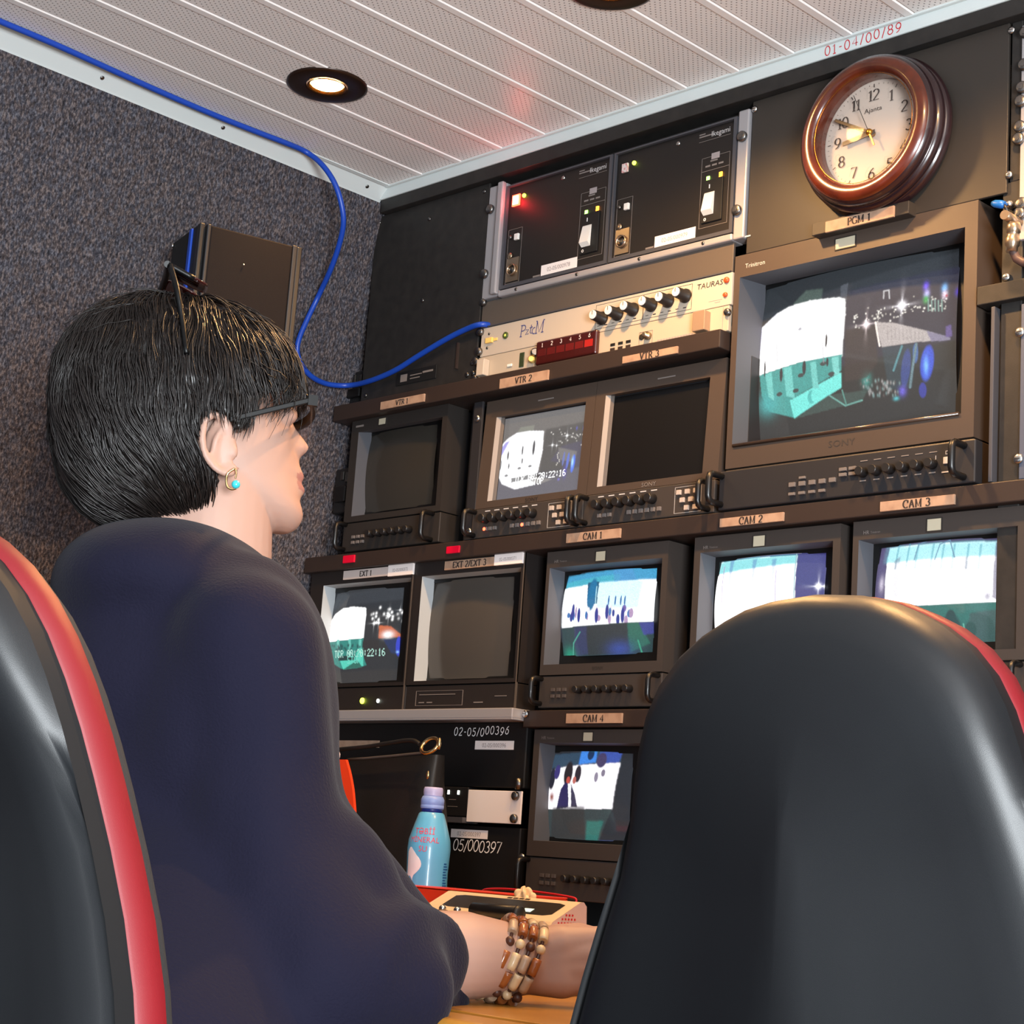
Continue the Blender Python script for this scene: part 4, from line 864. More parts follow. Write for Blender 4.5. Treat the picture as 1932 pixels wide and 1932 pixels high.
q.poly([(1660,1150),(1898,1138),(1896,1214),(1655,1220)], (48,118,110), soft=1); q.poly([(1840,1160),(1898,1150),(1896,1214),(1835,1216)], (70,86,88), op=.7, soft=4)
q.disc((1806,1168), .035, .05, (34,70,70)); q.disc((1805,1195), .075, .12, (34,74,74)); q.disc((1840,1190), .04, .05, (44,84,80)); q.line([(1828,1180),(1830,1205)], 1, (110,190,170)); q.noise(.08)
CAM3 = small('small tube monitor with a blown-out white picture under the CAM 3 label', -1.1850, -.9610, c3, (-1.1770,-.9725,.2640,.3985), s3, (-1.0850,-1.0670,.4015,.4150))
# lower row: one more small monitor under the CAM 4 label
s4 = (-1.6560,-1.5000,.0370,.1500); q = cam_canvas(s4, (36,38,44)); c4 = q
q.poly([(1050,1424),(1178,1417),(1178,1450),(1045,1455)], (50,74,96), soft=3); q.poly([(1105,1418),(1135,1416),(1135,1440),(1103,1445)], (60,130,220), 1.2, soft=3); q.poly([(1140,1418),(1180,1416),(1175,1440),(1138,1445)], (64,90,190), op=.8, soft=4)
q.poly([(1046,1455),(1080,1448),(1178,1440),(1166,1528),(1034,1528)], (250,246,252), 1.5, soft=3)
q.disc((1124,1425), .035, .045, (20,50,90)); 
for (a, b_c, w_, h_, cc) in ((1085,1462,.05,.10,(36,28,34)),(1104,1462,.035,.07,(44,34,44)),(1052,1470,.04,.09,(30,28,44)),(1062,1458,.035,.06,(60,50,120)),(1145,1436,.05,.06,(70,60,100)),(1150,1460,.02,.03,(140,130,150)),(1138,1468,.02,.04,(150,140,160))): q.disc((a,b_c), w_, h_, cc)
q.disc((1086,1474), .022, .03, (200,80,70)); q.disc((1098,1474), .02, .03, (200,110,100)); q.blob((1053,1505), .03, .04, (150,70,50)); 
q.poly([(1080,1478),(1092,1482),(1086,1525),(1062,1528),(1072,1490)], (40,34,90), soft=1); q.poly([(1092,1480),(1100,1500),(1104,1524),(1092,1524)], (60,56,84), soft=1); q.poly([(1086,1480),(1092,1482),(1092,1518),(1088,1518)], WHITE, 1.4)
q.poly([(1034,1528),(1166,1528),(1136,1590),(1024,1586)], (52,64,66), soft=1); q.poly([(1055,1524),(1118,1522),(1112,1588),(1040,1588)], (50,48,48), op=.8, soft=9); q.poly([(1120,1550),(1150,1550),(1134,1588),(1112,1588)], (40,130,120), op=.7, soft=7); q.noise(.10)
b5 = crt('small tube monitor below the CAM 4 label showing a man in a dark suit', -1.6830, -1.4660, -.0400, .1790, (-1.6720,-1.4800,.0330,.1615), .030, s4, .016, c4, zp=.0130, tally=(-1.5930,-1.5765,.1640,.1750), rc=.022)
text('brand', 'HR', -1.669, Y0-.0004, .1660, .0062, M['print_dim'], b5); text('brand', 'Trinitron', -1.659, Y0-.0004, .1665, .0036, M['print_dim'], b5)
u_handle(b5, -1.6790, -.0330, .0080, Y0+.001, .020, .0035)
for j in range(2): buttons(b5, -1.6550, .0105, 3, -.0230+j*.0095, .0068, .0048, 'button_dim')
knobs(b5, -1.6050, .0175, 6, -.0130, .0052); screw(rack, -1.6935, Y0-.009, .1990, .0052); screw(rack, -1.6885, Y0-.002, .0100, .0052)

# --- EXT pair, bottom left
sE = (-2.1370,-1.9640,.2490,.3905); q = Canvas(*KS(sE, .028), Y0+.028, 200, (44,46,50)); cE = q
q.poly([(640,1125),(772,1105),(772,1130),(635,1150)], (62,66,72), op=.6, soft=8); q.poly([(626,1270),(762,1262),(760,1288),(626,1290)], (60,56,54), op=.6, soft=5)
q.poly([(632,1172),(640,1160),(655,1150),(675,1147),(700,1149),(701,1165),(697,1206),(626,1213),(627,1190)], WHITE, 1.8, soft=2); q.poly([(626,1172),(632,1160),(630,1180)], (90,60,220), soft=2)
q.poly([(626,1213),(697,1206),(694,1232),(700,1256),(680,1262),(652,1263),(634,1252),(624,1236)], (50,140,130), soft=1)
for a in (645,668,688): q.poly([(a,1208),(a+5,1208),(a+4,1240),(a,1242)], (110,205,190))
for i in range(30): q.blob((630+random.random()*62,1216+random.random()*14), .012, .012, (34,84,84))
q.poly([(650,1248),(680,1246),(685,1226),(697,1224),(694,1258),(655,1264)], (92,220,195), 1.1, op=.8); q.poly([(647,1239),(680,1238),(678,1247),(647,1248)], (30,60,60)); q.poly([(655,1264),(684,1247),(692,1260)], (44,110,96))
for i in range(24): q.blob((708+random.random()*60, 1166-.1*random.random()*60+random.gauss(0,6)), .012, .012, WHITE, random.uniform(.6,1.5))
q.star((741,1163), 10, WHITE, 1.6); q.star((716,1178), 9, WHITE, 1.5); q.star((724,1177), 8, WHITE, 1.4); q.star((760,1152), 7, WHITE, 1.2)
q.poly([(725,1182),(745,1183),(766,1202),(724,1206)], (210,110,70), soft=2); q.blob((740,1199), .06, .03, WHITE, 1.4); q.poly([(732,1208),(764,1205),(762,1234),(745,1234)], (36,52,96), soft=3); q.disc((757,1220), .028, .08, (56,70,200), 1.1); q.blob((755,1231), .015, .01, (140,190,255), 1.3)
q.poly([(695,1210),(724,1208),(726,1232),(694,1232)], (46,42,42), op=.8, soft=3)
q.chars('TCR 00:20:22:16', .17, .655, .0075, (190,240,225), 1.0); q.chars('STOP', .36, .725, .0075, (120,220,200), 1.0); q.noise(.08)
EX1 = crt('tube monitor at the far left of the bottom row showing a stage with timecode', -2.1920, -1.9500, .2080, .4300, (-2.1605,-1.9570,.2490,.4030), .024, sE, .012, cE, bez='bezel_ext', fun='funnel_light', zp=.2440, rc=.006)
EX2 = crt('blank grey tube monitor in the bottom row left of the crowd picture', -1.9490, -1.7235, .2080, .4300, (-1.9335,-1.7300,.2495,.4030), .024, (-1.9070,-1.7350,.2500,.3925), .012, None, M['screen_off'], bez='bezel_ext', fun='funnel_light', zp=.2440, rc=.006)
for o_, x_ in ((EX1, -1.9560), (EX2, -1.7270)):
    b = MB(); b.box(x_+.0015, x_+.0035, Y0-.0006, Y0+.002, .2080, .4300); b.build('edge_strip', M['panel_grey'], o_)
b = MB(); dome(b, -2.0440, Y0, .2225, .0045); b.build('lamp', M['led_yellow'], EX1); b = MB(); dome(b, -2.0085, Y0, .2220, .0030); b.build('lamp', M['led_white'], EX1)
b = MB(); b.frame((-1.9270,-1.8290,.2135,.2350), (-1.9265,-1.8295,.2140,.2345), Y0+.0004, Y0+.001)
for i in range(2): b.box(-1.9200+i*.017, -1.9090+i*.017, Y0+.0004, Y0+.001, .2175, .2190)
b.box(-1.9200, -1.8450, Y0+.0004, Y0+.001, .2290, .2300); b.box(-1.8060, -1.7880, Y0+.0004, Y0+.001, .2165, .2180); b.box(-1.7650,-1.7420, Y0+.0004, Y0+.001, .2250, .2260); b.build('print', M['print_dim'], EX2)
M['paper_grey'] = mat('paper_grey', rgb(188,176,172), .8)
lab('EXT 1', (-2.1115,.4222,-2.0055,.4085), Y0-.0002, 'greyish paper label reading EXT 1 over the leftmost screen of the bottom row', m='paper_grey', h=.0080)
lab('EXT 2/EXT 3', (-1.8839,.4214,-1.7800,.4085), Y0-.0002, 'tan paper label reading EXT 2 / EXT 3 over the blank screen of the bottom row', h=.0086)
for o_, (xa, za, xb, zb), num in ((EX1, (-2.0065,.4243,-1.9513,.4071), '02-05/000372'), (EX2, (-1.7806,.4242,-1.7258,.4083), '02-05/000371')):
    st = MB(); st.box(xa, xb, Y0-.0040, Y0-.0002, zb, za); st = st.build('asset_sticker', M['paper_white'], o_)
    text('print', num, (xa+xb)/2, Y0-.0043, (za+zb)/2-.0024, .0068, M['ink_grey'], st, align='CENTER', sx=.9)
# ------------------------------------------------------------------ wall clock
M['clock_wood'] = mat('clock_wood', rgb(88,34,15), .26, coat=.35, var=(40, rgb(66,24,12), .4, .7))
M['clock_dark'] = mat('clock_dark', rgb(36,18,21), .25, coat=.4)
M['clock_face'] = mat('clock_face', rgb(192,177,165), .6)
M['gold'] = mat('gold', rgb(220,160,60), .25, metal=1.0)
cx, cz = -1.1625, .8925; yb = Y0
ck = thing('wall_clock', 'round clock with a red-brown wooden rim and cream face on the dark panel', 'clock', (cx, yb, cz-.10))
b = MB(); b.lathe((cx,yb,cz), (0,-1,0), [(.096,0),(.100,.004),(.101,.010),(.097,.014),(.0945,.0155),(.0985,.019),(.0985,.024),(.094,.027),(.0915,.0285),(.0945,.032),(.0935,.037),(.0895,.0405)], 96, cap1=False); b.build('outer_rim', M['clock_dark'], ck)
b = MB(); b.lathe((cx,yb,cz), (0,-1,0), [(.0895,.0405),(.0865,.0445),(.081,.0465),(.0745,.0455),(.0705,.0425),(.0690,.037),(.0690,.020)], 96, cap0=False, cap1=False); b.build('inner_rim', M['clock_wood'], ck)
b = MB(); b.lathe((cx,yb,cz), (0,-1,0), [(.0705,.019),(.0001,.0195)], 96, cap0=True, cap1=True, sm=False); b.build('face', M['clock_face'], ck)
b = MB(); b.lathe((cx,yb,cz), (0,-1,0), [(.0693,.0425),(.0689,.0429),(.0685,.0425)], 96, cap0=False, cap1=False); b.build('inner_ring', M['lamp_ring'], ck)
yf = yb - .0200
for i in range(1, 13):
    a = math.radians(90 - 30*i); h = .0138; s_ = str(i); ww = swidth(s_, h, .06)
    b = MB(); strokes(b, s_, cx + .0505*math.cos(a) - ww/2, yf-.0003, cz + .0505*math.sin(a) - h/2, h, .0021, sp=.06, thick=(.40,1.0)); b.build('numeral', M['ink_dark'], ck)
b = MB()
for i in range(60):
    a = math.radians(6*i); r0, r1 = (.0605, .0650) if i % 5 == 0 else (.0632, .0650); ww = .0011 if i % 5 == 0 else .0005
    d = Vector((math.cos(a),0,math.sin(a))); p = Vector((-math.sin(a),0,math.cos(a)))*ww/2; c0 = Vector((cx,yf-.0002,cz))
    b.add([c0+d*r0-p, c0+d*r1-p, c0+d*r1+p, c0+d*r0+p], [(0,1,2,3)])
b.build('minute_marks', M['ink_dark'], ck)
text('brand', 'Ajanta', cx-.0130, yf-.0003, cz+.0290, .0085, M['ink_dark'], ck, sx=1.15)
def hand(name, deg, ln, tail, wd, y, m):
    a = math.radians(90-deg); d = Vector((math.cos(a),0,math.sin(a))); p = Vector((-math.sin(a),0,math.cos(a)))
    c0 = Vector((cx,y,cz)); b = MB(); b.obox(c0 + d*(ln-tail)/2, d*(ln+tail)/2, Vector((0,.0005,0)), p*wd/2)
    return b.build(name, m, ck, bev=.0004)
M['hand_brown'] = mat('hand_brown', rgb(56,40,32), .4)
hand('hour_hand', 263, .0400, .006, .0060, yf-.0045, M['hand_brown']); hand('minute_hand', 299, .0585, .006, .0042, yf-.0068, M['hand_brown'])
hand('second_hand', 336, .058, 0, .0009, yf-.0090, M['ink_dark']); hand('second_hand_tail', 156, .021, 0, .0024, yf-.0090, M['gold'])
b = MB(); b.lathe((cx,yf,cz), (0,-1,0), [(.0042,0),(.0042,.0085),(.0036,.0100),(.0006,.0112)], 24); b.build('hub', M['gold'], ck)
M['clock_glass'] = mat('clock_glass', (1,1,1,1), .02, spec=.5, trans=1.0, alpha=.10)
b = MB(); b.lathe((cx,yb,cz), (0,-1,0), [(.0690,.0360),(.050,.0376),(.025,.0385),(.0005,.0388)], 64, cap0=False, cap1=False); b.build('glass', M['clock_glass'], ck)

# ------------------------------------------------------------------ right edge: patch plate and grey panel
pp = thing('patch_panel', 'silver plate with a column of bolts at the right edge of the rack', 'rack panel', (-.80, Y0, .72))
b = MB(); b.box(-.9760, -.50, Y0-.002, Y0+.004, .7250, .9850); b.build('plate', M['rack_silver'], pp, bev=.001)
for (u, v) in ((1937,62),(1934,123),(1930,166),(1927,192),(1926,240),(1923,263),(1929,385),(1925,404)):
    k = onY(u, v, Y0-.002); washer_bolt(pp, k.x, Y0-.002, k.z, .0072)
for x in (-.90, -.86, -.82, -.78, -.74): washer_bolt(pp, x, Y0-.002, .95, .0072)
bn = thing('coaxial_plug', 'nickel plug with a brown lead hanging at the right edge beside the big monitor', 'plug', (-.9740, Y0-.03, .70))
k0 = onY(1914, 420, Y0-.030); k1 = onY(1910, 462, Y0-.030)
b = MB(); b.lathe(k0, k1-k0, [(.0060,0),(.0078,.004),(.0078,.011),(.0068,.012),(.0068,.017),(.0080,.019),(.0080,.026),(.0064,.028),(.0064,.034)], 24); b.build('body', M['nickel'], bn)
b = MB(); b.tube([onY(*p, Y0-.03+.01*i/5) for i, p in enumerate(((1911,455),(1912,475),(1918,488),(1930,495),(1950,497),(1985,490)))], .0050, 10); b.build('lead', mat('lead_brown', rgb(74,54,50), .5), bn)
b = MB(); k = onY(1914, 416, Y0-.012); b.cyl((k.x,Y0-.002,k.z), (k.x,Y0-.034,k.z), .0055, n=18); b.build('jack', M['nickel'], bn)
cp_ = thing('cable_lug', 'small blue crimp lug screwed beside the top corner of the big monitor', 'cable lug', onY(1884, 386, Y0-.012))
k0 = onY(1872, 384, Y0-.012); k1 = onY(1893, 386, Y0-.012)
b = MB(); b.lathe(k0, k1-k0, [(.0028,0),(.0045,.004),(.0050,.012),(.0038,.017)], 16); b.build('sleeve', mat('lug_blue', rgb(20,92,170), .4), cp_)
k = onY(1901, 383, Y0-.008); b = MB(); dome(b, k.x, Y0+.002, k.z, .0052, .010); b.build('bolt', M['steel'], cp_)
b = MB(); b.tube([k1, onY(1898,392,Y0-.012), onY(1902,402,Y0-.008), onY(1906,412,Y0-.002)], .0022, 8); b.build('lead', M['black_plastic'], cp_)
gp = thing('blank_panel', 'blue-grey screwed panel at the right edge below the nickel plug', 'rack panel', (-.80, Y0, .45))
M['panel_blue'] = mat('panel_blue', rgb(74,80,96), .45, bump=(1200,.03))
b = MB(); b.box(-.9720, -.50, Y0-.001, Y0+.006, .4500, .6500); b.build('plate', M['panel_blue'], gp, bev=.001)
for (u, v) in ((1925,627),(1922,866)):
    k = onY(u, v, Y0-.001); screw(gp, k.x, Y0-.001, k.z, .0058, 'steel')
b = MB(); b.box(-1.0250, .4, Y0-.006, Y0+.02, .6560, .6780); b.build('cross_bar', M['black_paint'], rack, bev=.001)
b = MB(); b.box(-1.0075, -1.0030, Y0-.004, Y0+.02, .4500, .6520); b.build('side_strip', M['edge_grey'], rack, bev=.0006)
k = onY(1896, 522, Y0); screw(rack, k.x, Y0+.003, k.z, .0050, 'steel'); 
bz = thing('blank_panel', 'plain black panel closing the rack beyond the right edge', 'rack panel', (.2, Y0, -.2))
b = MB(); b.box(-.50, 1.44, Y0+.001, Y0+.006, .205, .985); b.build('plate', M['panel_dark'], bz, bev=.001)

# ------------------------------------------------------------------ wall speaker
spk = thing('wall_speaker', 'black box loudspeaker bracketed high on the grey fabric wall', 'speaker', (-1.97, 1.38, .60))
C0 = Vector((-1.9500, 1.2890, 0)); ux = Vector((.25,.968,0)).normalized()*.1500; vx = Vector((-.968,.25,0)).normalized()*.108
zt, zb = .8170, .5950
def sbox(mb, a0, a1, b0, b1, z0, z1, mi=0):   # a along the grille face, b into the wall
    c = C0 + ux*(a0+a1)/2 + vx*(b0+b1)/2 + Vector((0,0,(z0+z1)/2)); return mb.obox(c, ux*(a1-a0)/2, vx*(b1-b0)/2, Vector((0,0,(z1-z0)/2)), mi)
b = MB(); sbox(b, .0, 1, .06, 1, zb, zt); b.build('cabinet', M['deep_black'], spk, bev=.003)
M['grille'] = mat('speaker_grille', rgb(27,22,22), .8, spec=.15, bump=(2200,.2))
b = MB(); sbox(b, .10, .90, -.02, .08, zb+.004, zt-.001); b.build('grille', M['grille'], spk, bev=.002)
for a0, a1 in ((.0,.045),(.065,.10),(.90,.945),(.95,1.0)):
    b = MB(); sbox(b, a0, a1, -.035 if a0 in (.065,.90) else -.01, .10, zb, zt); b.build('edge_rail', M['case_dark'] if a0 in (.065,.90) else M['black_plastic'], spk, bev=.0015)
b = MB(); c = C0 + vx*.27 - ux*.006; b.obox(c + Vector((0,0,(zb+zt)/2)), vx*.045, ux*.012, Vector((0,0,(zt-zb)/2-.002))); b.build('side_stripe', M['blue_cable'], spk, bev=.001)
b = MB(); q0 = C0 + ux*1.0 + vx*.85; b.tube([Vector((q0.x,q0.y,.742)), Vector((q0.x-.03,q0.y+.05,.738)), Vector((WX(.735)+.012,q0.y+.13,.734))], .0085, 10)
q1 = Vector((WX(.735)+.006, q0.y+.13, .734)); b.obox(q1, (.006,0,0), (0,.022,0), (0,0,.022)); b.build('bracket', mat('bracket_brown', rgb(46,36,34), .5), spk)
b = MB(); k = C0 + vx*.95; dome(b, k.x, k.y-.002, zt-.006, .0035); b.build('screw', M['steel'], spk)
b = MB(); k = C0 + ux*.44 - vx*.03; b.lathe((k.x,k.y,.772), (.968,-.25,0), [(.0014,0),(.001,.0012)], 10); b.build('stud', M['steel'], spk)

# ------------------------------------------------------------------ blue cable from the cornice into the rack
zc = ZC - .0062
P_ = [onZ(u, v, zc) for u, v in ((-60,14),(0,40),(100,82),(200,127),(300,172),(400,215),(480,247),(540,270),(578,287))]
tail = ((607,310),(630,343),(643,380),(648,418),(641,458),(624,508),(601,558),(579,604),(564,640),(561,665),(570,690),(590,712),(620,725),(660,727),(700,718),(745,699),(790,671),(840,641),(880,621),(907,612))
ys = P_[-1].y
for i, (u, v) in enumerate(tail): P_.append(onY(u, v, ys + (Y0-.010-ys)*min(1, (i+1)/14)))
P_ = [p if p.x > WX(p.z) + .012 else pr_ for p, pr_ in ((p, onX(*pix(p), WX(p.z)+.012)) for p in P_)]
P_.append(P_[-1] + Vector((.006,.02,.002)))
def smooth_path(P, n=5):
    out = []
    for i in range(len(P)-1):
        p0, p1, p2, p3 = P[max(i-1,0)], P[i], P[i+1], P[min(i+2,len(P)-1)]
        for q in range(n):
            t = q/n; out.append(.5*((2*p1) + (p2-p0)*t + (2*p0-5*p1+4*p2-p3)*t*t + (3*p1-p0-3*p2+p3)*t**3))
    return out + [P[-1]]
b = MB(); b.tube(smooth_path(P_), .0042, 12); tag(b.build('network_cable', M['blue_cable']), 'long blue cable running along the white cornice and looping down into the rack', 'cable')

# black latches between the wall and the rack
def latch(label, xa, xb, z0, z1):
    o = thing('rack_latch', label, 'latch', ((xa+xb)/2, Y0, z0))
    b = MB(); b.box(xa, xb, Y0+.016, Y0+.07, z0, z1); b.build('body', M['black_plastic'], o, bev=.003)
    b = MB(); b.box(xa+.010, xb-.012, Y0+.008, Y0+.016, z0+.016, z1-.030); b.build('lever', M['handle_black'], o, bev=.002)
    b = MB(); b.box(xa+.016, xa+.024, Y0+.0125, Y0+.016, z1-.020, z1-.006); b.box(xb-.020, xb-.014, Y0+.0125, Y0+.016, z1-.024, z1-.008); b.build('catch', M['steel_dark'], o, bev=.001)
    for q in range(2): screw(o, xb-.016+q*.009, Y0+.016, z0+.008+q*.003, .0026, 'steel_dark')
latch('black latch block beside the upper end of the rack where the blue cable dips', -2.1690, -2.1150, .6890, .7500)
latch('black latch block beside the switched off monitor at the left', -2.1760, -2.1280, .5210, .5930)

# ------------------------------------------------------------------ black units in the lowest row
M['unit_black'] = mat('unit_black', rgb(14,13,14), .5, bump=(1000,.03))
def unit(label, z0, z1, y):
    o = thing('rack_unit', label, 'rack unit', (-1.92, y, z0)); b = MB(); b.box(-2.16, -1.699, y, y+.20, z0, z1); b.build('front', M['unit_black'], o, bev=.0015); return o
uA = unit('black rack unit with white handwriting under the silver shelf', .1005, .1890, Y0+.002)
uB = unit('black rack unit with white handwriting directly above the desk', -.1230, .0480, Y0+.002)
ya = Y0+.0017
b = MB(); strokes(b, '02-05/000396', -1.8420, ya, .1705, .0108, .0013, sp=.28, jit=.12, slant=.12, tilt=.02); b.build('handwriting', M['ink_white'], uA)
b = MB(); strokes(b, '05/000397', -1.8270, ya, .0135, .0150, .0015, sp=.12, jit=.08, slant=.14); b.build('handwriting', M['ink_white'], uB)
for o_, (xa, za, xb, zb_), num in ((uA, (-1.7975,.1640,-1.7220,.1520), '02-05/000396'), (uB, (-1.8326,.0425,-1.7602,.0310), '02-05/000397')):
    st = MB(); st.box(xa, xb, ya-.0004, ya, zb_, za); st = st.build('asset_sticker', M['paper_white'], o_); text('print', num, (xa+xb)/2, ya-.0007, (za+zb_)/2-.0030, .0084, M['ink_grey'], st, align='CENTER')
k0, k1 = onY(634, 1411, Y0), onY(715, 1397, Y0); st = MB(); st.box(k0.x, k1.x, ya-.0006, ya, k0.z+.001, k1.z); st.build('paper_strip', M['paper_tan'], uA)
wp = thing('white_plate', 'white plate with two screws between the two handwritten black units', 'plate', (-1.744, Y0, .053))
b = MB(); b.box(-1.7995, -1.6965, Y0-.003, Y0, .0530, .0965); b.build('plate', M['paper_white'], wp, bev=.0006)
for z in (.0900, .0600): washer_bolt(wp, -1.7060, Y0-.003, z, .0060)
b = MB(); b.cyl((-1.7000,Y0-.006,.0985), (-1.7000,Y0-.006,.1130), .0045, n=16); b.build('post', M['steel_dark'], wp)
jb = thing('junction_box', 'small black box with two lit points beside the white plate', 'box', (-1.823, Y0, .053))
b = MB(); b.box(-1.8500, -1.8005, Y0-.002, Y0+.06, .0600, .1000); b.build('body', M['black_plastic'], jb, bev=.0015)
for x in (-1.8415, -1.8215):
    b = MB(); b.box(x, x+.0035, Y0-.0028, Y0-.002, .0895, .0950); b.build('lamp', M['led_white'], jb)
b = MB(); b.box(-1.8380, -1.8240, Y0-.0024, Y0-.002, .0820, .0828); b.box(-1.8400, -1.8200, Y0-.0024, Y0-.002, .0725, .0732); b.build('print', M['print_dim'], jb)
b = MB(); b.box(-1.8500, -1.8000, Y0-.010, Y0+.02, .0510, .0585); b.build('ledge', M['edge_grey'], jb)

# ------------------------------------------------------------------ desk
ZD = -.124
M['desk_wood'] = mat('desk_wood', rgb(176,124,50), .38, var=(9, rgb(156,106,38), .35, .7), coat=.15)
M['desk_edge'] = mat('desk_edge', rgb(178,126,50), .4, coat=.2)
dk = thing('desk', 'wooden control desk with an orange-brown top and rounded front edge below the monitors', 'desk', (-.5, 1.4, -H))
b = MB(); b.box(-2.315, 1.44, 1.0860, Y0-.001, ZD-.030, ZD); b.build('desk_top', M['desk_wood'], dk, bev=.002)
b = MB(); b.box(-2.312, 1.44, 1.020, 1.0815, ZD-.046, ZD-.0005); b.build('front_edge', M['desk_edge'], dk, bev=.010, seg=4)
for x in (-2.28, -.30, 1.40):
    b = MB(); b.box(x-.02, x+.02, 1.20, 1.70, -H, ZD-.030); b.build('support', M['panel_dark'], dk, bev=.002)

# ------------------------------------------------------------------ production switcher on the desk
swt = thing('video_switcher', 'cream video switcher with a black fader bar handle on the desk', 'switcher', (-1.45, 1.38, ZD))
M['switcher'] = mat('switcher_cream', rgb(226,200,164), .42); M['switcher_side'] = mat('switcher_side', rgb(200,170,168), .45)
b = MB(); b.box(-1.66, -1.243, 1.315, 1.470, ZD, -.0670); b.build('deck', M['switcher'], swt, bev=.004)
xl, xr = -1.5360, -1.3275
pr = [(1.4040,-.0670),(1.4040,-.0600),(1.4065,-.0563),(1.4480,-.0350),(1.4530,-.0345),(1.4580,-.0390),(1.4600,-.0670)]
b = MB(); n_ = len(pr); b.add([(xl,y,z) for y,z in pr] + [(xr,y,z) for y,z in pr], [tuple(reversed(range(n_)))] + [(q,n_+q,n_+(q+1)%n_,(q+1)%n_)[::-1] for q in range(n_)], 0)
b.add([(xr+.0002,y,z) for y,z in pr], [tuple(range(n_))], 1); hs_ = b.build('display_housing', [M['switcher'], M['switcher_side']], swt, bev=.0012)
def slope(x, t, off=0.0):       # point on the sloped face, t = 0 front .. 1 back
    y = 1.4065 + (1.4480-1.4065)*t; z = -.0563 + (-.0350+.0563)*t; return Vector((x, y, z)) + Vector((0,-.457,.889))*off
M['lcd_dim'] = mat('lcd_dim', rgb(44,38,28), .15)
b = MB(); o8 = [(-1.512,.30),(-1.500,.24),(-1.352,.24),(-1.342,.32),(-1.3415,.80),(-1.352,.86),(-1.500,.86),(-1.512,.80)]
b.add([slope(x, t, .0004) for x, t in o8], [tuple(range(8))]); b.build('display', M['lcd_dim'], hs_)
b = MB(); b.add([slope(x, t, .0008) for x, t in ((-1.3880,.32),(-1.3740,.32),(-1.3740,.48),(-1.3880,.48))], [(0,1,2,3)]); b.build('display_mark', mat('display_mark', rgb(190,210,200), .4, emit=((.7,.9,.8,1), .6)), hs_)
b = MB()
for q in range(4): b.add([slope(-1.4350+q*.0092+dx, t, .0004) for dx, t in ((0,.90),(.0072,.90),(.0078,.955),(.0005,.955))], [(0,1,2,3)])
b.build('print', M['ink_dark'], hs_)
b = MB()
for r_ in range(5):
    for q in range(7 - abs(r_-1)):
        y = 1.4130 + q*.0048 + r_*.001; z = -.0625 + r_*.0042
        if z < -.0563 + (y-1.4065)*.513 - .003: b.box(xr+.0003, xr+.0008, y, y+.0020, z, z+.0020)
b.build('vent', M['ink_red'], hs_)
fb = MB(); fb.cyl((-1.4215,1.380,-.0515), (-1.3520,1.380,-.0505), .0088, n=28, bev=.0015); fb = fb.build('fader_bar', M['handle_black'], swt)
b = MB(); b.lathe((-1.3530,1.380,-.0505), (1,0,0), [(.0090,0),(.0090,.002),(.0070,.0042),(.002,.005)], 24); b.build('end_cap', M['black_plastic'], fb)
for x in (-1.4120, -1.3640):
    b = MB(); b.box(x-.002, x+.002, 1.378, 1.384, -.0675, -.0520); b.build('arm', M['steel_dark'], fb)
for x, y in ((-1.4380,1.372),(-1.4700,1.380),(-1.5000,1.380)):
    b = MB(); b.lathe((x,y,-.0672), (0,0,1), [(.0070,0),(.0066,.011),(.0058,.013)], 20); kk = b.build('knob', mat('knob_brown', rgb(74,54,44), .35), swt); b = MB(); b.sphere((x,y,-.0530), .0042, 14); b.build('knob_top', M['steel'], kk)
M['key_lit'] = mat('key_lit', rgb(250,230,190), .4, emit=((1,.82,.55,1), .9)); M['key_yellow'] = mat('key_yellow', rgb(250,220,120), .4, emit=((1,.72,.20,1), 1.3)); M['key_plain'] = mat('key_plain', rgb(232,214,190), .4)
for i in range(6):
    for j in range(4):
        b = MB(); b.box(-1.3350+i*.0150, -1.3222+i*.0150, 1.3230+j*.0190, 1.3390+j*.0190, -.0672, -.0630); b.build('key', M['key_yellow'] if (i, j) in ((4,1),(3,1)) else M['key_lit'] if (i+j) % 3 else M['key_plain'], swt, bev=.001)
# red binder and red wire behind it, crumpled tissue on its back edge
M['red_cover'] = mat('red_cover', rgb(214,52,24), .4); M['page'] = mat('page', rgb(230,220,205), .8)
bd = thing('red_binder', 'red ring binder standing behind the cream switcher', 'binder', (-1.53, 1.50, ZD))
b = MB(); b.box(-1.690, -1.432, 1.4720, 1.4760, ZD, -.0335); b.box(-1.690, -1.432, 1.5360, 1.5400, ZD, -.0335); b.box(-1.690, -1.432, 1.4720, 1.5400, -.0365, -.0330); b.build('cover', M['red_cover'], bd, bev=.001)
b = MB(); b.box(-1.686, -1.436, 1.4775, 1.5345, ZD+.003, -.0380); b.build('pages', M['page'], bd)
b = MB(); wpts = [onY(u, v, 1.566) for u, v in ((908,1695),(909,1684),(915,1678.5),(935,1677),(965,1678),(1010,1682.5),(1050,1688),(1078,1693),(1087,1697),(1086,1706))]
b.tube(smooth_path(wpts, 5), .0014, 8); tag(b.build('red_wire', mat('wire_red', rgb(196,24,34), .4)), 'thin red wire looped behind the cream switcher', 'wire')
tp = onY(990, 1692, 1.4560)
def tis(u, v):
    th = 2*PI*u; ph = PI*.5*v; r = .0085*(1 + .35*math.sin(5*th+3*v) + .25*math.sin(9*th-5*v)); return (tp.x + 1.25*r*math.cos(th)*math.cos(ph), tp.y + .8*r*math.sin(th)*math.cos(ph), -.0350 + .95*r*math.sin(ph))
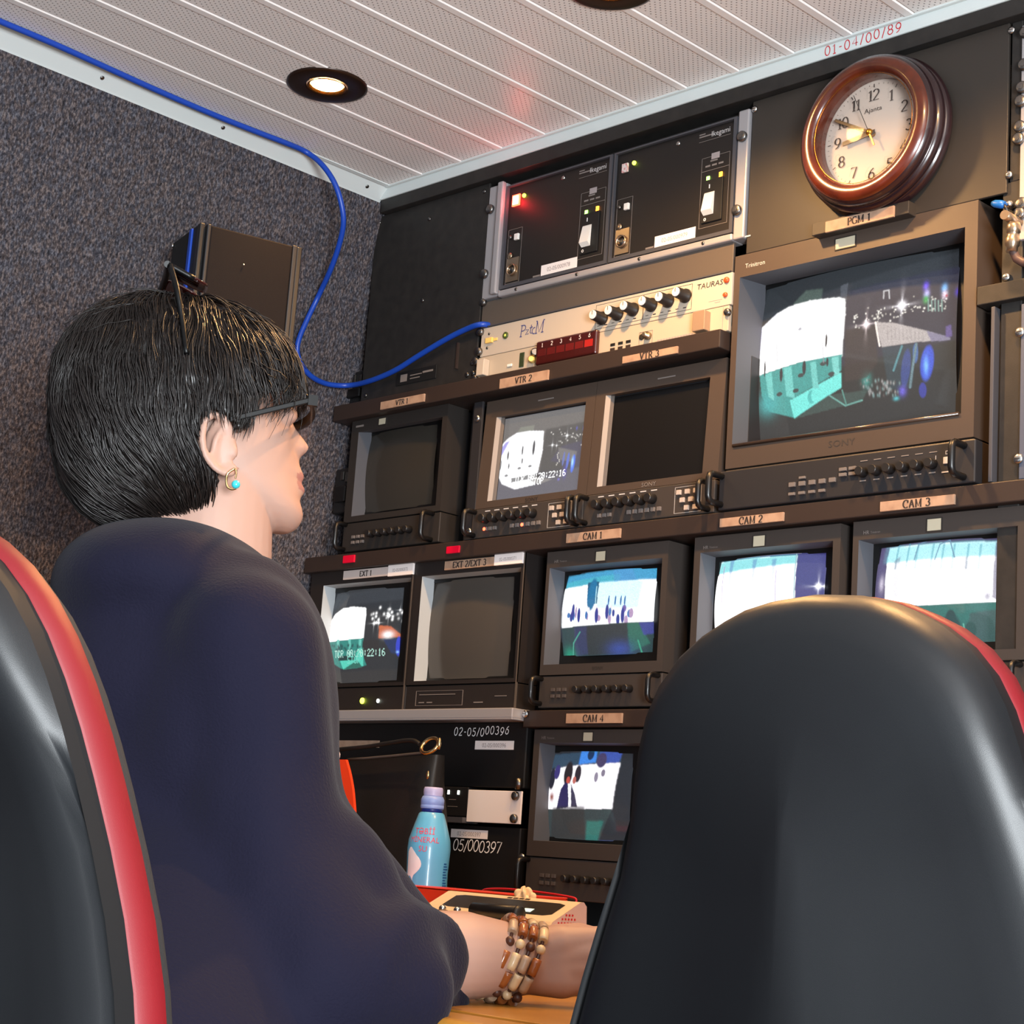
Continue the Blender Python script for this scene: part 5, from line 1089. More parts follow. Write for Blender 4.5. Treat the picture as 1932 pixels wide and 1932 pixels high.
b = MB(); b.grid(tis, 40, 12, 0, True, True); b.add([(tp.x + .012*math.cos(2*PI*i/24), tp.y+.008*math.sin(2*PI*i/24), -.0350) for i in range(24)], [tuple(range(24))]); tag(b.build('tissue', mat('tissue_white', rgb(240,214,176), .9)), 'crumpled cream tissue on the back edge of the switcher', 'tissue')

# ------------------------------------------------------------------ water bottle
by = 1.6200; bx = onY(811, 1580, by).x
bt = thing('water_bottle', 'blue labelled water bottle with a light blue sports cap before the black units', 'bottle', (bx, by, ZD))
M['bottle_blue'] = mat('bottle_label', rgb(96,178,222), .28, coat=.3); M['bottle_clear'] = mat('bottle_clear', rgb(190,215,235), .08, trans=.85); M['cap_blue'] = mat('cap_blue', rgb(132,160,226), .4); M['cap_pale'] = mat('cap_pale', rgb(176,178,226), .4); M['ring_navy'] = mat('ring_navy', rgb(22,44,128), .35)
PB = [(.0150,.0610),(.0170,.0590),(.0195,.0520),(.0240,.0380),(.0275,.0260),(.0285,.0150),(.0280,.0020),(.0272,-.0150),(.0275,-.0330)]
b = MB(); b.lathe((bx,by,0), (0,0,1), list(reversed(PB)), 48, cap0=False, cap1=False); lb = b.build('label', M['bottle_blue'], bt)
b = MB(); b.lathe((bx,by,0), (0,0,1), [(.020,ZD+.001),(.0265,ZD+.004),(.0270,-.090),(.0262,-.060),(.0272,-.0335),(.0268,-.032)], 48, cap1=False); b.build('clear_base', M['bottle_clear'], bt)
b = MB(); b.lathe((bx,by,0), (0,0,1), [(.0140,.0600),(.0140,.0680)], 32); b.build('neck_ring', M['ring_navy'], bt)
b = MB(); b.lathe((bx,by,0), (0,0,1), [(.0150,.0655),(.0155,.0670),(.0155,.0700),(.0150,.0704),(.0155,.0709),(.0155,.0775),(.0135,.0815)], 40); cp2 = b.build('cap', M['cap_blue'], bt)
b = MB(); b.lathe((bx,by,0), (0,0,1), [(.0128,.0812),(.0124,.0830),(.0130,.0860),(.0128,.0905),(.0118,.0930)], 40); b.build('spout', M['cap_pale'], cp2)
def bott_r(z):
    for (r0, z0), (r1, z1) in zip(PB[:-1], PB[1:]):
        if z1 <= z <= z0: return r0 + (r1-r0)*(z0-z)/(z0-z1)
    return PB[-1][0]
face = math.atan2(-by, -bx)
def wrap(o, off):                # lay flat lettering round the bottle
    w0 = wloc(o)
    for v in o.data.vertices:
        X, Z = v.co.x + w0.x - bx, v.co.z + w0.z; r = bott_r(Z) + .0004; a = face + off + X / r
        v.co = (bx + r*math.cos(a) - w0.x, by + r*math.sin(a) - w0.y, Z - w0.z)
M['print_pink'] = mat('print_pink', rgb(214,70,92), .5); M['print_blue'] = mat('print_blue', rgb(24,84,150), .5); M['label_white'] = mat('label_white', rgb(238,236,240), .4)
for s_, z, h in (('TƏBİİ', .0330, .0105), ('MİNERAL', .0225, .0100), ('SU', .0110, .0105)):
    o_ = text('print', s_, bx - .004, by, z, h, M['print_pink'], lb, align='CENTER'); wrap(o_, -.15)
b = MB(); b.grid(lambda u, v: (bx - .020 + (.012+.012*math.sin(PI*min(1,v*1.2)))*u, by, .010 - .036*v + .006*math.sin(PI*u)), 14, 10); o_ = b.build('white_patch', M['label_white'], lb); wrap(o_, -.45)
for i in range(9):
    b = MB(); b.grid(lambda u, v: (bx - .003 + (.006+.002*(i % 3))*u, by, -.002 - .0034*i - .0016*v), 4, 1); o_ = b.build('print', M['print_blue'], lb); wrap(o_, .95)

bt.location = Vector((onY(811,1580,1.545).x, 1.545, ZD)); bt.scale = (.952, .952, .977)

# ------------------------------------------------------------------ handbag
YBG = 1.625
bg = thing('handbag', 'black handbag with a gold ring, thin handle and bright orange strap on the desk', 'bag', (-1.83, 1.56, ZD))
M['leather'] = mat('black_leather', rgb(18,16,16), .5, bump=(500,.1)); M['strap_orange'] = mat('strap_orange', rgb(232,62,22), .45); M['brass'] = mat('brass', rgb(232,196,140), .2, metal=1.0)
k0, k1 = onY(560, 1440, YBG), onY(812, 1420, YBG)
xa, xb, zt0, zt1 = k0.x, k1.x, k0.z, k1.z
b = MB(); lv = [(ZD+.002,.044,-.004),(ZD+.02,.048,.0),(-.05,.044,-.002),(.05,.032,-.006),(.10,.020,-.010)]
rows = []
def bag(u, v):
    i = v*(len(lv)); i = min(int(i), len(lv)); th = 2*PI*u
    if i == len(lv): z, hy, dx = None, .014, -.010
    else: z, hy, dx = lv[i]
    xm, rx = (xa+xb)/2, (xb-xa)/2 - dx*-1
    cxx = math.copysign(abs(math.cos(th))**.35, math.cos(th)); syy = math.copysign(abs(math.sin(th))**.5, math.sin(th))
    x = xm + rx*cxx; zz = (zt0 + (zt1-zt0)*(x-xa)/(xb-xa)) if z is None else z
    return (x, YBG + .030 + hy*syy, zz)
b.grid(bag, 56, len(lv), 0, True, True); b.build('body', M['leather'], bg)
rm = onY(811, 1407, YBG); 
b = MB(); b.tube([rm + Vector((.0150*math.cos(t), .006*math.sin(t*1), .0105*math.sin(t))) for t in [2*PI*i/36 for i in range(36)]], .0026, 10, closed=True); rg = b.build('ring', M['brass'], bg)
b = MB(); b.sphere(onY(829, 1403, YBG), .0040, 14, sc=(.7,.7,2.0)); b.sphere(onY(807, 1462, YBG-.004), .0026, 12, sc=(1,.6,2.2)); b.build('clasp', M['brass'], bg)
hp = smooth_path([onY(*p, YBG) for p in ((570,1428),(610,1419),(640,1414),(690,1409),(735,1402),(765,1397.5),(782,1398),(792,1404))], 5)
b = MB(); b.tube(hp, .0030, 8); b.build('carry_handle', M['leather'], bg)
b = MB(); b.tube([onY(*p, YBG-.001) for p in ((655,1433),(690,1430.5),(740,1426),(790,1421),(806,1420))], .0016, 8); b.build('top_seam', mat('seam_grey', rgb(74,66,62), .6), bg)
ops = [onY(*p, YBG-.012) for p in ((636,1436),(644,1433),(650,1450),(655,1475),(659,1500),(663,1540))]
b = MB(); n_ = 16; pth = smooth_path([onY(*p, 1.580) for p in ((642,1433),(648,1455),(653,1480),(656,1505),(660,1560))], 5)
b.add([p + Vector((s_*.0115,s_*.000,0)) + Vector((0,dy,0)) for p in pth for s_, dy in ((-1,0),(1,0),(1,.004),(-1,.004))], [(4*i+q, 4*i+(q+1)%4, 4*i+4+(q+1)%4, 4*i+4+q) for i in range(len(pth)-1) for q in range(4)]); b.build('orange_strap', M['strap_orange'], bg)
b = MB(); k = onY(629, 1425, 1.59); b.sphere(k, .012, 14, sc=(1,.7,.8)); b.build('charm', mat('charm_white', rgb(226,206,206), .4), bg)
b = MB(); k = onY(627, 1402, 1.60); b.obox(k, (.006,0,0), (0,.003,0), (0,0,.020)); b.build('red_tab', M['ink_red'], bg)

# ------------------------------------------------------------------ swivel chairs
M['chair_shell'] = mat('chair_shell', rgb(20,22,25), .42, bump=(2500,.08), var=(5, rgb(19,20,23), .4, .6)); M['chair_side'] = mat('chair_side', rgb(15,15,17), .45); M['chair_red'] = mat('chair_red', rgb(120,14,24), .5, bump=(2500,.08)); M['chair_fabric'] = mat('chair_fabric', rgb(34,36,40), .8, bump=(1500,.2))
HWD = [(0,0),(.0022,.028),(.0065,.048),(.013,.064),(.022,.082),(.035,.100),(.052,.115),(.072,.126),(.095,.1345),(.12,.142),(.145,.149),(.18,.160),(.215,.172),(.25,.183),(.29,.194),(.33,.202),(.38,.207),(.43,.205),(.47,.193),(.50,.175),(.52,.145),(.531,.105),(.536,.06),(.537,0)]
def make_chair(label, x, yr, ztop, kh=1.04, recl=0.0):
    o = thing('office_chair', label, 'chair', (x, yr+.30, -H), 'black and red swivel chairs')
    HWs = [(d*1.03*kh/1.04, hw_*kh) for d, hw_ in HWD]
    out = [(hw_, -d) for d, hw_ in HWs] + [(-hw_, -d) for d, hw_ in reversed(HWs[1:-1])]
    zc_ = -.27; n = len(out)
    def layer(sc_, y):
        r = []
        for (hx, dz) in out:
            xx = hx*sc_; zz = zc_ + (dz-zc_)*(1-(1-sc_)*(.62 if sc_ < 1 else 1.0))
            t = max(0, min(1, (-zz-.06)/.14)); ridge = .24*min(abs(xx), .10)*t*t*(3-2*t) if y < .03 else 0
            r.append((x + xx, yr + y + ridge*(1 if sc_ < .99 else .6) - recl*max(0, ztop+zz+.10)**2, ztop + zz))
        return r
    def shell(L, cap0, cap1):
        mb = MB(); V = []
        for sc_, y in L: V += layer(sc_, y)
        F = [(j*n+i, j*n+(i+1)%n, (j+1)*n+(i+1)%n, (j+1)*n+i) for j in range(len(L)-1) for i in range(n)]
        mb.add(V, F, 0, True)
        if cap0 or cap1:         # close the middle with a fan
            j = 0 if cap0 else len(L)-1; k = len(mb.v); mb.v.append((x, yr + L[j][1] - recl*max(0, ztop+zc_+.10)**2, ztop+zc_))
            for i in range(n): mb.f.append((j*n+(i+1)%n, j*n+i, k) if cap0 else (j*n+i, j*n+(i+1)%n, k)); mb.mi.append(0); mb.sm.append(True)
        return mb
    shell([(.12,-.002),(.3,-.0018),(.5,-.001),(.7,.0005),(.82,.003),(.90,.0065),(.955,.012),(.985,.019),(1.0,.028),(1.006,.038)], True, False).build('back_shell', M['chair_shell'], o)
    shell([(1.006,.038),(1.004,.050)], False, False).build('side_band', M['chair_side'], o)
    shell([(1.004,.050),(1.010,.0515),(1.011,.060),(1.010,.0685),(1.000,.070)], False, False).build('red_piping', M['chair_red'], o)
    shell([(1.000,.070),(.985,.074),(.95,.080),(.88,.084),(.6,.086),(.12,.087)], False, True).build('back_cushion', M['chair_fabric'], o)
    zs = .47 - H; b = MB()
    b.box(x-.22, x+.22, yr+.12, yr+.50, zs-.075, zs); b.build('seat', M['chair_fabric'], o, bev=.03, seg=4)
    b = MB(); b.tube([(x,yr+.06,ztop-.50),(x,yr+.04,zs-.02),(x,yr+.08,zs-.085),(x,yr+.30,zs-.085)], .018, 12); b.build('back_support', M['black_plastic'], o)
    b = MB(); b.cyl((x,yr+.34,-H+.09), (x,yr+.34,zs-.075), .024, n=24); b.cyl((x,yr+.34,-H+.06), (x,yr+.34,-H+.26), .032, n=24); b.build('gas_column', M['black_plastic'], o)
    for i in range(5):
        a = 2*PI*i/5 + .3; ex, ey = x + .22*math.cos(a), yr+.34 + .22*math.sin(a)
        b = MB(); b.tube([(x,yr+.34,-H+.105),((x+ex)/2,(yr+.34+ey)/2,-H+.095),(ex,ey,-H+.075)], .02, 10, rs=[.026,.02,.014]); lg = b.build('base_leg', M['black_plastic'], o)
        b = MB(); d = Vector((-math.sin(a),math.cos(a),0)); b.cyl(Vector((ex,ey,-H+.028))-d*.022, Vector((ex,ey,-H+.028))+d*.022, .028, n=20, bev=.004); b.build('caster', M['black_plastic'], lg)
    return o
make_chair('black swivel chair with red piping at the right, its back hiding two monitors', -.6720, .910, .1835)
make_chair('black swivel chair with red piping at the left edge behind the woman', -.9900, .490, .1770, 1.03, .95)
# ------------------------------------------------------------------ the seated woman
DH = 1.72
PH = ray(380, 800) * DH
NA = Vector((_f.x, _f.y, 0)).normalized()           # horizontal, away from the viewer
RT = Vector((-NA.y*-1, -NA.x, 0)); RT = Vector((NA.y, -NA.x, 0))
UP = Vector((0, 0, 1))
def Pd(u, v, dy=0.0):
    d = ray(u, v); return d * ((PH.dot(NA) + dy) / d.dot(NA))
AL = math.radians(15)
FW = RT*math.cos(AL) + NA*math.sin(AL)              # where she looks
LT = NA*math.cos(AL) - RT*math.sin(AL)              # her left, away from the viewer
OH = Pd(335, 785, 0)
def mid(u, v):                                      # point of the head's middle plane
    d = ray(u, v); return d * (OH.dot(LT) / d.dot(LT))
def hl(u, v): p = mid(u, v) - OH; return p.dot(FW), p.z
def HP(x, y, z): return OH + FW*x + LT*y + UP*z

M['skin'] = mat('skin', rgb(178,143,128), .48, spec=.35); M['lips'] = mat('lips', rgb(160,112,104), .42)
for k_ in ('skin', 'lips'):
    bs = M[k_].node_tree.nodes['Principled BSDF']; bs.inputs['Subsurface Weight'].default_value = .12; bs.inputs['Subsurface Radius'].default_value = (.012,.005,.003); bs.inputs['Subsurface Scale'].default_value = .6
M['nail'] = mat('nail', rgb(226,160,150), .3)

def capsule(mb, a, b, ra, rb, n=20):
    a, b = Vector(a), Vector(b); L = (b-a).length; pr = []
    for i in range(7): t = PI/2*i/6; pr.append((ra*math.sin(t), -ra*math.cos(t)))
    for i in range(7): t = PI/2*i/6; pr.append((rb*math.cos(t), L + rb*math.sin(t)))
    mb.lathe(a, b-a, pr, n); return mb
def chain(mb, pts, rs, n=14):
    for (a, b), (ra, rb) in zip(zip(pts[:-1], pts[1:]), zip(rs[:-1], rs[1:])): capsule(mb, a, b, ra, rb, n)
def ellipsoid(mb, c, ax, n=28):                     # ax: three half axis vectors
    c = Vector(c); X, Y, Z = (Vector(q) for q in ax)
    mb.grid(lambda u, v: c + X*math.sin(PI*v)*math.cos(2*PI*u) + Y*math.sin(PI*v)*math.sin(2*PI*u) - Z*math.cos(PI*v), n, n//2, 0, True, True); return mb
def ecyl(mb, a, b, sa, sb, up, n=28):               # flat ended elliptic sleeve: (across, upright) radii
    a, b, up = Vector(a), Vector(b), Vector(up); t = (b-a).normalized(); sd = t.cross(up).normalized(); u2 = sd.cross(t)
    k = len(mb.v)
    for c, s_ in ((a, sa), (b, sb)): mb.v += [tuple(c + sd*s_[0]*math.cos(2*PI*i/n) + u2*s_[1]*math.sin(2*PI*i/n)) for i in range(n)]
    for i in range(n): mb.f.append((k+i, k+(i+1)%n, k+n+(i+1)%n, k+n+i)); mb.mi.append(0); mb.sm.append(True)
    mb.f.append(tuple(k+i for i in reversed(range(n)))); mb.f.append(tuple(k+n+i for i in range(n))); mb.mi += [0,0]; mb.sm += [False,False]
    return mb
def fuse(mb, name, mats, parent, voxel, smooth=6, fac=.5, disp=None):
    """melt the overlapping volumes into one continuous surface"""
    o = mb.build(name+'_src', mats, parent); md = o.modifiers.new('r', 'REMESH'); md.mode = 'VOXEL'; md.voxel_size = voxel; md.use_smooth_shade = True
    ms = o.modifiers.new('s', 'SMOOTH'); ms.iterations = smooth; ms.factor = fac
    bpy.context.view_layer.update()
    me = bpy.data.meshes.new_from_object(o.evaluated_get(bpy.context.evaluated_depsgraph_get())); old = o.data
    me.name = name; me.materials.clear()
    for m in (mats if isinstance(mats, (list, tuple)) else [mats]): me.materials.append(m)
    bpy.data.objects.remove(o); bpy.data.meshes.remove(old)
    c = bpy.data.objects.new(name, me); COL.objects.link(c); c.parent = parent
    me.polygons.foreach_set('use_smooth', [True]*len(me.polygons))
    if disp:
        w0 = wloc(c)
        nr = [v.normal.copy() for v in me.vertices]
        for v, q in zip(me.vertices, nr): v.co = disp(v.co + w0, q) - w0
    return c

PELV = Vector((-1.215, .835, -.265))
woman = thing('person', 'woman with short black hair and a navy sweater, seated in profile at the desk', 'person', (PELV.x, PELV.y, -H))

# head: stacked sections between a front profile and the back of the skull
PRO = [(1007,541,541),(1003,553,550),(996,562,556),(986,568,559),(974,571,560),(960,568,558),(946,563,555),(936,570,554),(928,577,553),(920,573,552),(915,566,552),(909,571,551),(901,575,551),(890,569,550),(878,564,550),(868,564,550),(862,568,550),(855,578,550),(847,585,550),(840,583,550),(828,573,549),(816,563,548),(804,554,547),(796,551,546),(786,553,548),(774,560,554),(760,563,559),(740,562,560),(715,558,557),(690,549,549),(660,532,532),(635,510,510),(612,478,478),(595,440,440),(583,395,395),(578,360,360)]
BCK = [(1007,512),(1003,470),(996,440),(986,410),(974,385),(960,350),(940,300),(915,250),(890,215),(850,180),(800,160),(740,152),(690,160),(660,175),(635,196),(612,225),(595,262),(583,305),(578,340)]
WID = [(1007,.010),(1003,.022),(996,.032),(986,.041),(974,.048),(960,.054),(940,.060),(915,.064),(890,.067),(850,.071),(800,.075),(740,.077),(690,.075),(660,.072),(635,.066),(612,.056),(595,.044),(583,.026),(578,.008)]
def interp(T, v):
    T = sorted(T)
    for (a, b), (c, d) in zip(T[:-1], T[1:]):
        if a <= v <= c: return b + (d-b)*(v-a)/(c-a)
    return T[0][1] if v < T[0][0] else T[-1][1]
sq = lambda v: v if v > 645 else 645 - (645-v)*.74
PRO = [(sq(v), a, c) for v, a, c in PRO]; BCK = [(sq(v), a) for v, a in BCK]; WID = [(sq(v), a) for v, a in WID]
hd = MB(); NS = 72; vs_ = [r[0] for r in PRO]; fine = []
for a, b in zip(vs_[:-1], vs_[1:]): fine += [a, (a+b)/2]
fine.append(vs_[-1]); P1 = [(r[0], r[1]) for r in PRO]; P2 = [(r[0], r[2]) for r in PRO]
rows = []
for v in fine:
    xp, z = hl(interp(P1, v), v); xf, _ = hl(interp(P2, v), v); xb, _ = hl(interp(BCK, v), v); w_ = interp(WID, v)
    xc, a = (xf+xb)/2, (xf-xb)/2; row = []
    sg = .0125 if 800 < v < 868 else .022 if v < 940 else .030
    if v >= 850 and v < 868: sg = .0155
    for i in range(NS):
        th = 2*PI*i/NS; c_, s_ = math.cos(th), math.sin(th)
        x = xc + a*math.copysign(abs(c_)**.86, c_); y = w_*math.copysign(abs(s_)**.90, s_)
        if c_ > 0: x += (xp-xf)*math.exp(-(y/sg)**2)
        # eye sockets and cheek bones
        if c_ > 0: x -= .007*math.exp(-((v-797)/22)**2)*math.exp(-((abs(y)-.032)/.016)**2); y *= 1 + .03*math.exp(-((v-850)/40)**2)*max(0, c_)
        row.append(HP(x, y, z))
    rows.append(row)
for r in rows: hd.v += [tuple(p) for p in r]
for j in range(len(rows)-1):
    for i in range(NS): hd.f.append((j*NS+i, j*NS+(i+1)%NS, (j+1)*NS+(i+1)%NS, (j+1)*NS+i)); hd.mi.append(0); hd.sm.append(True)
hd.f.append(tuple(reversed(range(NS)))); hd.f.append(tuple((len(rows)-1)*NS+i for i in range(NS))); hd.mi += [0,0]; hd.sm += [True,True]
body = hd
# eyelids / eyeballs as soft bulges, both ears
for sd in (-1, 1):
    x, z = hl(541, 798); ellipsoid(body, HP(x-.006, sd*.032, z), (FW*.012, LT*.015, UP*.010), 16)
def ear(side):
    f = (lambda u, v, dy: Pd(u, v, dy)) if side < 0 else (lambda u, v, dy: (lambda p: p - LT*2*((p-OH).dot(LT)))(Pd(u, v, dy)))
    hx = [(441,845,-.070),(437,822,-.074),(430,800,-.078),(417,785,-.081),(402,783,-.084),(389,793,-.087),(383,812,-.089),(382,834,-.089),(387,855,-.087),(396,872,-.084),(409,885,-.081),(424,893,-.078),(438,892,-.075),(446,880,-.072)]
    body.tube(smooth_path([f(*p) for p in hx], 3), .0036, 10)
    ellipsoid(body, f(414,838,-.0745), (RT*.0145, NA*.0055, UP*.0255), 18)
    ellipsoid(body, f(434,886,-.0735), (RT*.0065, NA*.0045, UP*.0075), 12)
    body.tube(smooth_path([f(*p) for p in ((402,868,-.081),(404,845,-.082),(409,825,-.082),(420,810,-.080))], 3), .0030, 8)
    ellipsoid(body, f(443,853,-.0725), (RT*.0035, NA*.0050, UP*.0065), 10)
ear(-1); ear(1)
# neck, trunk core, arms, hand, legs
capsule(body, Pd(408,930,.0), Pd(392,1075,.0), .0545, .060, 28)
capsule(body, Pd(350,940,.0), Pd(345,1080,.0), .050, .060, 24)
CH = Pd(345,1330,.02)
ellipsoid(body, CH, (RT*.095, NA*.14, UP*.14)); capsule(body, Pd(340,1180,-.10), Pd(340,1180,.14), .050, .050); capsule(body, CH, PELV, .085, .10); ellipsoid(body, PELV, (Vector((.16,0,0)), Vector((0,.13,0)), Vector((0,0,.105))))
SHN, ELN, WRN = Pd(470,1215,-.145), Pd(560,1832,-.125), Pd(968,1809,.0)
chain(body, [Pd(420,1190,-.11), SHN, Pd(520,1560,-.145), ELN], [.05,.048,.046,.043])
# forearm with a narrowing wrist
FA = [ELN, Pd(700,1812,-.07), Pd(800,1806,-.038), Pd(870,1803,-.022), Pd(935,1808,-.008), Pd(975,1812,.0)]
chain(body, FA, [.042,.043,.0415,.0395,.0345,.0320], 24)
SHF = Pd(360,1215,.19); chain(body, [SHF, SHF + Vector((-.06,.12,-.22)), SHF + FW*.22 + Vector((0,.05,-.36))], [.048,.042,.034])     # far arm
# right hand on its edge, thumb upwards, fingers closing round the fader side of the panel
W0 = Pd(985,1812,.0)
kn = [Pd(1132,1772,.000), Pd(1140,1796,-.004), Pd(1136,1822,-.003), Pd(1124,1846,.003)]
for i, k_ in enumerate(kn): chain(body, [Pd(985+6*i,1795+14*i,.0), Pd(1060,1783+21*i,-.002), k_], [.0190,.0185,.0120], 14)
ellipsoid(body, Pd(1045,1812,.006), (RT*.048, NA*.017, UP*.031), 24)
FL = (.040,.044,.040,.031)
for i, k_ in enumerate(kn):
    a1 = k_ + RT*FL[i]*.86 + NA*FL[i]*.45 - UP*.004; a2 = a1 + RT*FL[i]*.12 + NA*FL[i]*.62 - UP*.006; a3 = a2 - RT*FL[i]*.30 + NA*FL[i]*.32 - UP*.005
    r_ = (.0098,.0102,.0096,.0084)[i]; chain(body, [k_, a1, a2, a3], [r_*1.12, r_, r_*.92, r_*.78], 14)
t0, t1, t2, t3 = Pd(1000,1790,.012), Pd(1052,1770,.030), Pd(1092,1762,.046), Pd(1122,1766,.058)
chain(body, [t0, t1, t2, t3], [.0170,.0135,.0108,.0088], 14)
def leg(knee, foot):
    chain(body, [PELV + (knee-PELV)*.12 - Vector((0,0,.01)), knee, foot], [.075,.052,.034], 20); chain(body, [foot, foot + Vector((-.03,.15,-.03))], [.034,.026])
KN = [Vector((-1.33,1.235,-.30)), Vector((-1.12,1.25,-.30))]; FT = [Vector((-1.36,1.20,-.775)), Vector((-1.14,1.24,-.775))]
for k_, f_ in zip(KN, FT): leg(k_, f_)
bd_ = fuse(body, 'body', [M['skin'], M['lips']], woman, .0026, 4, .5)
w0 = wloc(bd_); lc_ = [HP(hl(571,908)[0]-.004, 0, hl(571,908)[1]), HP(hl(573,922)[0]-.004, 0, hl(573,922)[1])]
for p in bd_.data.polygons:
    c = p.center + w0
    if abs((c-OH).dot(LT)) < .026 and (c-OH).dot(FW) > .10:
        for q in lc_:
            d = c - q
            if (d.dot(FW)/.013)**2 + (d.dot(LT)/.025)**2 + (d.z/.0068)**2 < 1: p.material_index = 1

# sweater
def knit():
    m = bpy.data.materials.new('navy_knit'); m.use_nodes = True; nt = m.node_tree; b = nt.nodes['Principled BSDF']
    tc = nt.nodes.new('ShaderNodeTexCoord')
    w1 = nt.nodes.new('ShaderNodeTexNoise'); w1.inputs['Scale'].default_value = 420; w1.inputs['Detail'].default_value = 2
    mp = nt.nodes.new('ShaderNodeMapping'); mp.inputs['Rotation'].default_value = (0, 0, math.radians(-45)); nt.links.new(tc.outputs['Object'], mp.inputs['Vector'])
    wv = nt.nodes.new('ShaderNodeTexWave'); wv.wave_type = 'BANDS'; wv.bands_direction = 'Y'; wv.inputs['Scale'].default_value = 60; wv.inputs['Distortion'].default_value = 1.2; wv.inputs['Detail'].default_value = 1
    nt.links.new(tc.outputs['Object'], w1.inputs['Vector']); nt.links.new(mp.outputs['Vector'], wv.inputs['Vector'])
    ad = nt.nodes.new('ShaderNodeMath'); ad.operation = 'MULTIPLY_ADD'; ad.inputs[1].default_value = .10; nt.links.new(wv.outputs['Fac'], ad.inputs[0]); nt.links.new(w1.outputs['Fac'], ad.inputs[2])
    bp = nt.nodes.new('ShaderNodeBump'); bp.inputs['Strength'].default_value = .35; bp.inputs['Distance'].default_value = .002
    nt.links.new(ad.outputs[0], bp.inputs['Height']); nt.links.new(bp.outputs['Normal'], b.inputs['Normal'])
    b.inputs['Base Color'].default_value = rgb(21,20,38); b.inputs['Roughness'].default_value = .85; b.inputs['Sheen Weight'].default_value = .04; b.inputs['Specular IOR Level'].default_value = .15
    return m
M['knit'] = knit()
s = MB()
ellipsoid(s, Pd(330,1128,.01), (RT*.110, NA*.185, UP*.0710)); ellipsoid(s, Pd(345,1320,.02), (RT*.137, NA*.190, UP*.150))
ellipsoid(s, Pd(335,1560,.02), (RT*.140, NA*.195, UP*.20)); capsule(s, Pd(338,1600,.02), PELV + Vector((0,0,.03)), .150, .165, 32)
capsule(s, Pd(400,1150,-.08), Pd(468,1212,-.148), .058, .062); capsule(s, Pd(380,1150,.10), Pd(380,1215,.19), .058, .060)
capsule(s, Pd(474,1225,-.148), Pd(512,1560,-.148), .0625, .0610, 28); capsule(s, Pd(512,1560,-.148), Pd(545,1860,-.125), .0610, .062, 28)
capsule(s, Pd(548,1545,-.112), Pd(770,1795,-.045), .046, .044, 24)
ecyl(s, Pd(560,1850,-.120), Pd(806,1842,-.038), (.062,.070), (.0500,.0660), UP)
ecyl(s, Pd(600,1900,-.110), Pd(800,1905,-.044), (.055,.060), (.0420,.0420), UP); ecyl(s, Pd(420,1800,-.090), Pd(822,1812,-.162), (.075,.055), (.0900,.0500), UP); chain(s, [Pd(490,1500,-.155), Pd(520,1660,-.165), Pd(605,1850,-.200), Pd(748,1868,-.165)], [.062,.066,.070,.050], 24); ellipsoid(s, Pd(520,1900,-.13), (RT*.12, NA*.10, UP*.12)); ellipsoid(s, Pd(580,1760,-.14), (RT*.085, NA*.075, UP*.11))
capsule(s, Pd(600,1800,-.10), Pd(800,1890,-.03), .052, .044, 24)
chain(s, [SHF, SHF + Vector((-.06,.12,-.22)), SHF + FW*.17 + Vector((-.02,.06,-.31))], [.060,.056,.046])
def folds(p, n):
    a = (p-OH).dot(RT); q = noise.noise(Vector((a*16, (p-OH).dot(NA)*9, p.z*3.2))); q2 = noise.noise(Vector((a*30+5, (p-OH).dot(NA)*20, p.z*6)))
    r = 1 if p.z < .20 else max(.2, 1-(p.z-.20)/.14)
    return p + n*(.0050*q + .0016*q2)*r
ellipsoid(s, Pd(425,1390,-.095), (RT*.100, NA*.095, UP*.170)); ellipsoid(s, Pd(430,1640,-.085), (RT*.100, NA*.100, UP*.200)); ellipsoid(s, Pd(420,1860,-.075), (RT*.11, NA*.10, UP*.16))
fuse(s, 'sweater', M['knit'], woman, .0045, 90, .5, folds)
t = MB(); ellipsoid(t, PELV - Vector((0,0,.012)), (Vector((.175,0,0)), Vector((0,.15,0)), Vector((0,0,.10))))
for k_, f_ in zip(KN, FT): chain(t, [PELV + (k_-PELV)*.12, k_, f_ + Vector((0,0,.02))], [.095,.070,.052], 20)
fuse(t, 'trousers', mat('trousers_dark', rgb(30,30,38), .85), woman, .010, 6, .5)
for f_ in FT:
    t = MB(); ellipsoid(t, f_ + Vector((-.015,.06,-.015)), (Vector((.045,0,0)), Vector((-.02,.135,0)), Vector((0,0,.045)))); t.build('shoe', M['black_plastic'], woman)

# ------------------------------------------------------------------ hair
HPOLY = [(183,1003),(142,962),(110,885),(92,770),(95,690),(118,618),(165,566),(230,540),(300,530),(400,540),(475,556),(535,585),(580,640),(600,700),(578,722),(548,733),(515,737),(492,748),(486,780),(474,806),(455,815),(440,800),(428,786),(409,776),(390,782),(379,802),(374,838),(384,862),(400,872),(424,868),(414,892),(416,914),(402,930),(396,942),(372,950),(406,957),(396,970),(360,980),(322,986),(265,994)]
def inpoly(x, y, P=HPOLY):
    r = False; n = len(P)
    for i in range(n):
        (xa, ya), (xb, yb) = P[i], P[(i+1) % n]
        if (ya > y) != (yb > y) and x < (xb-xa)*(y-ya)/(yb-ya)+xa: r = not r
    return r
EX = 2.35
def hr(d):                       # radius of the hair mass in direction d (forward, left, up)
    ax = .1210 if d[0] > 0 else .1235; az = .1150 if d[2] > 0 else .1180
    return (abs(d[0]/ax)**EX + abs(d[1]/.0985)**EX + abs(d[2]/az)**EX) ** (-1/EX)
def hpos(d, k=1.0): r = hr(d)*k; return HP(d[0]*r, d[1]*r, d[2]*r)
def seen(p):                     # where the near-side twin of p falls in profile
    q = p - OH; y = q.dot(LT)
    if y > 0: p = p - LT*2*y
    return pix(p)
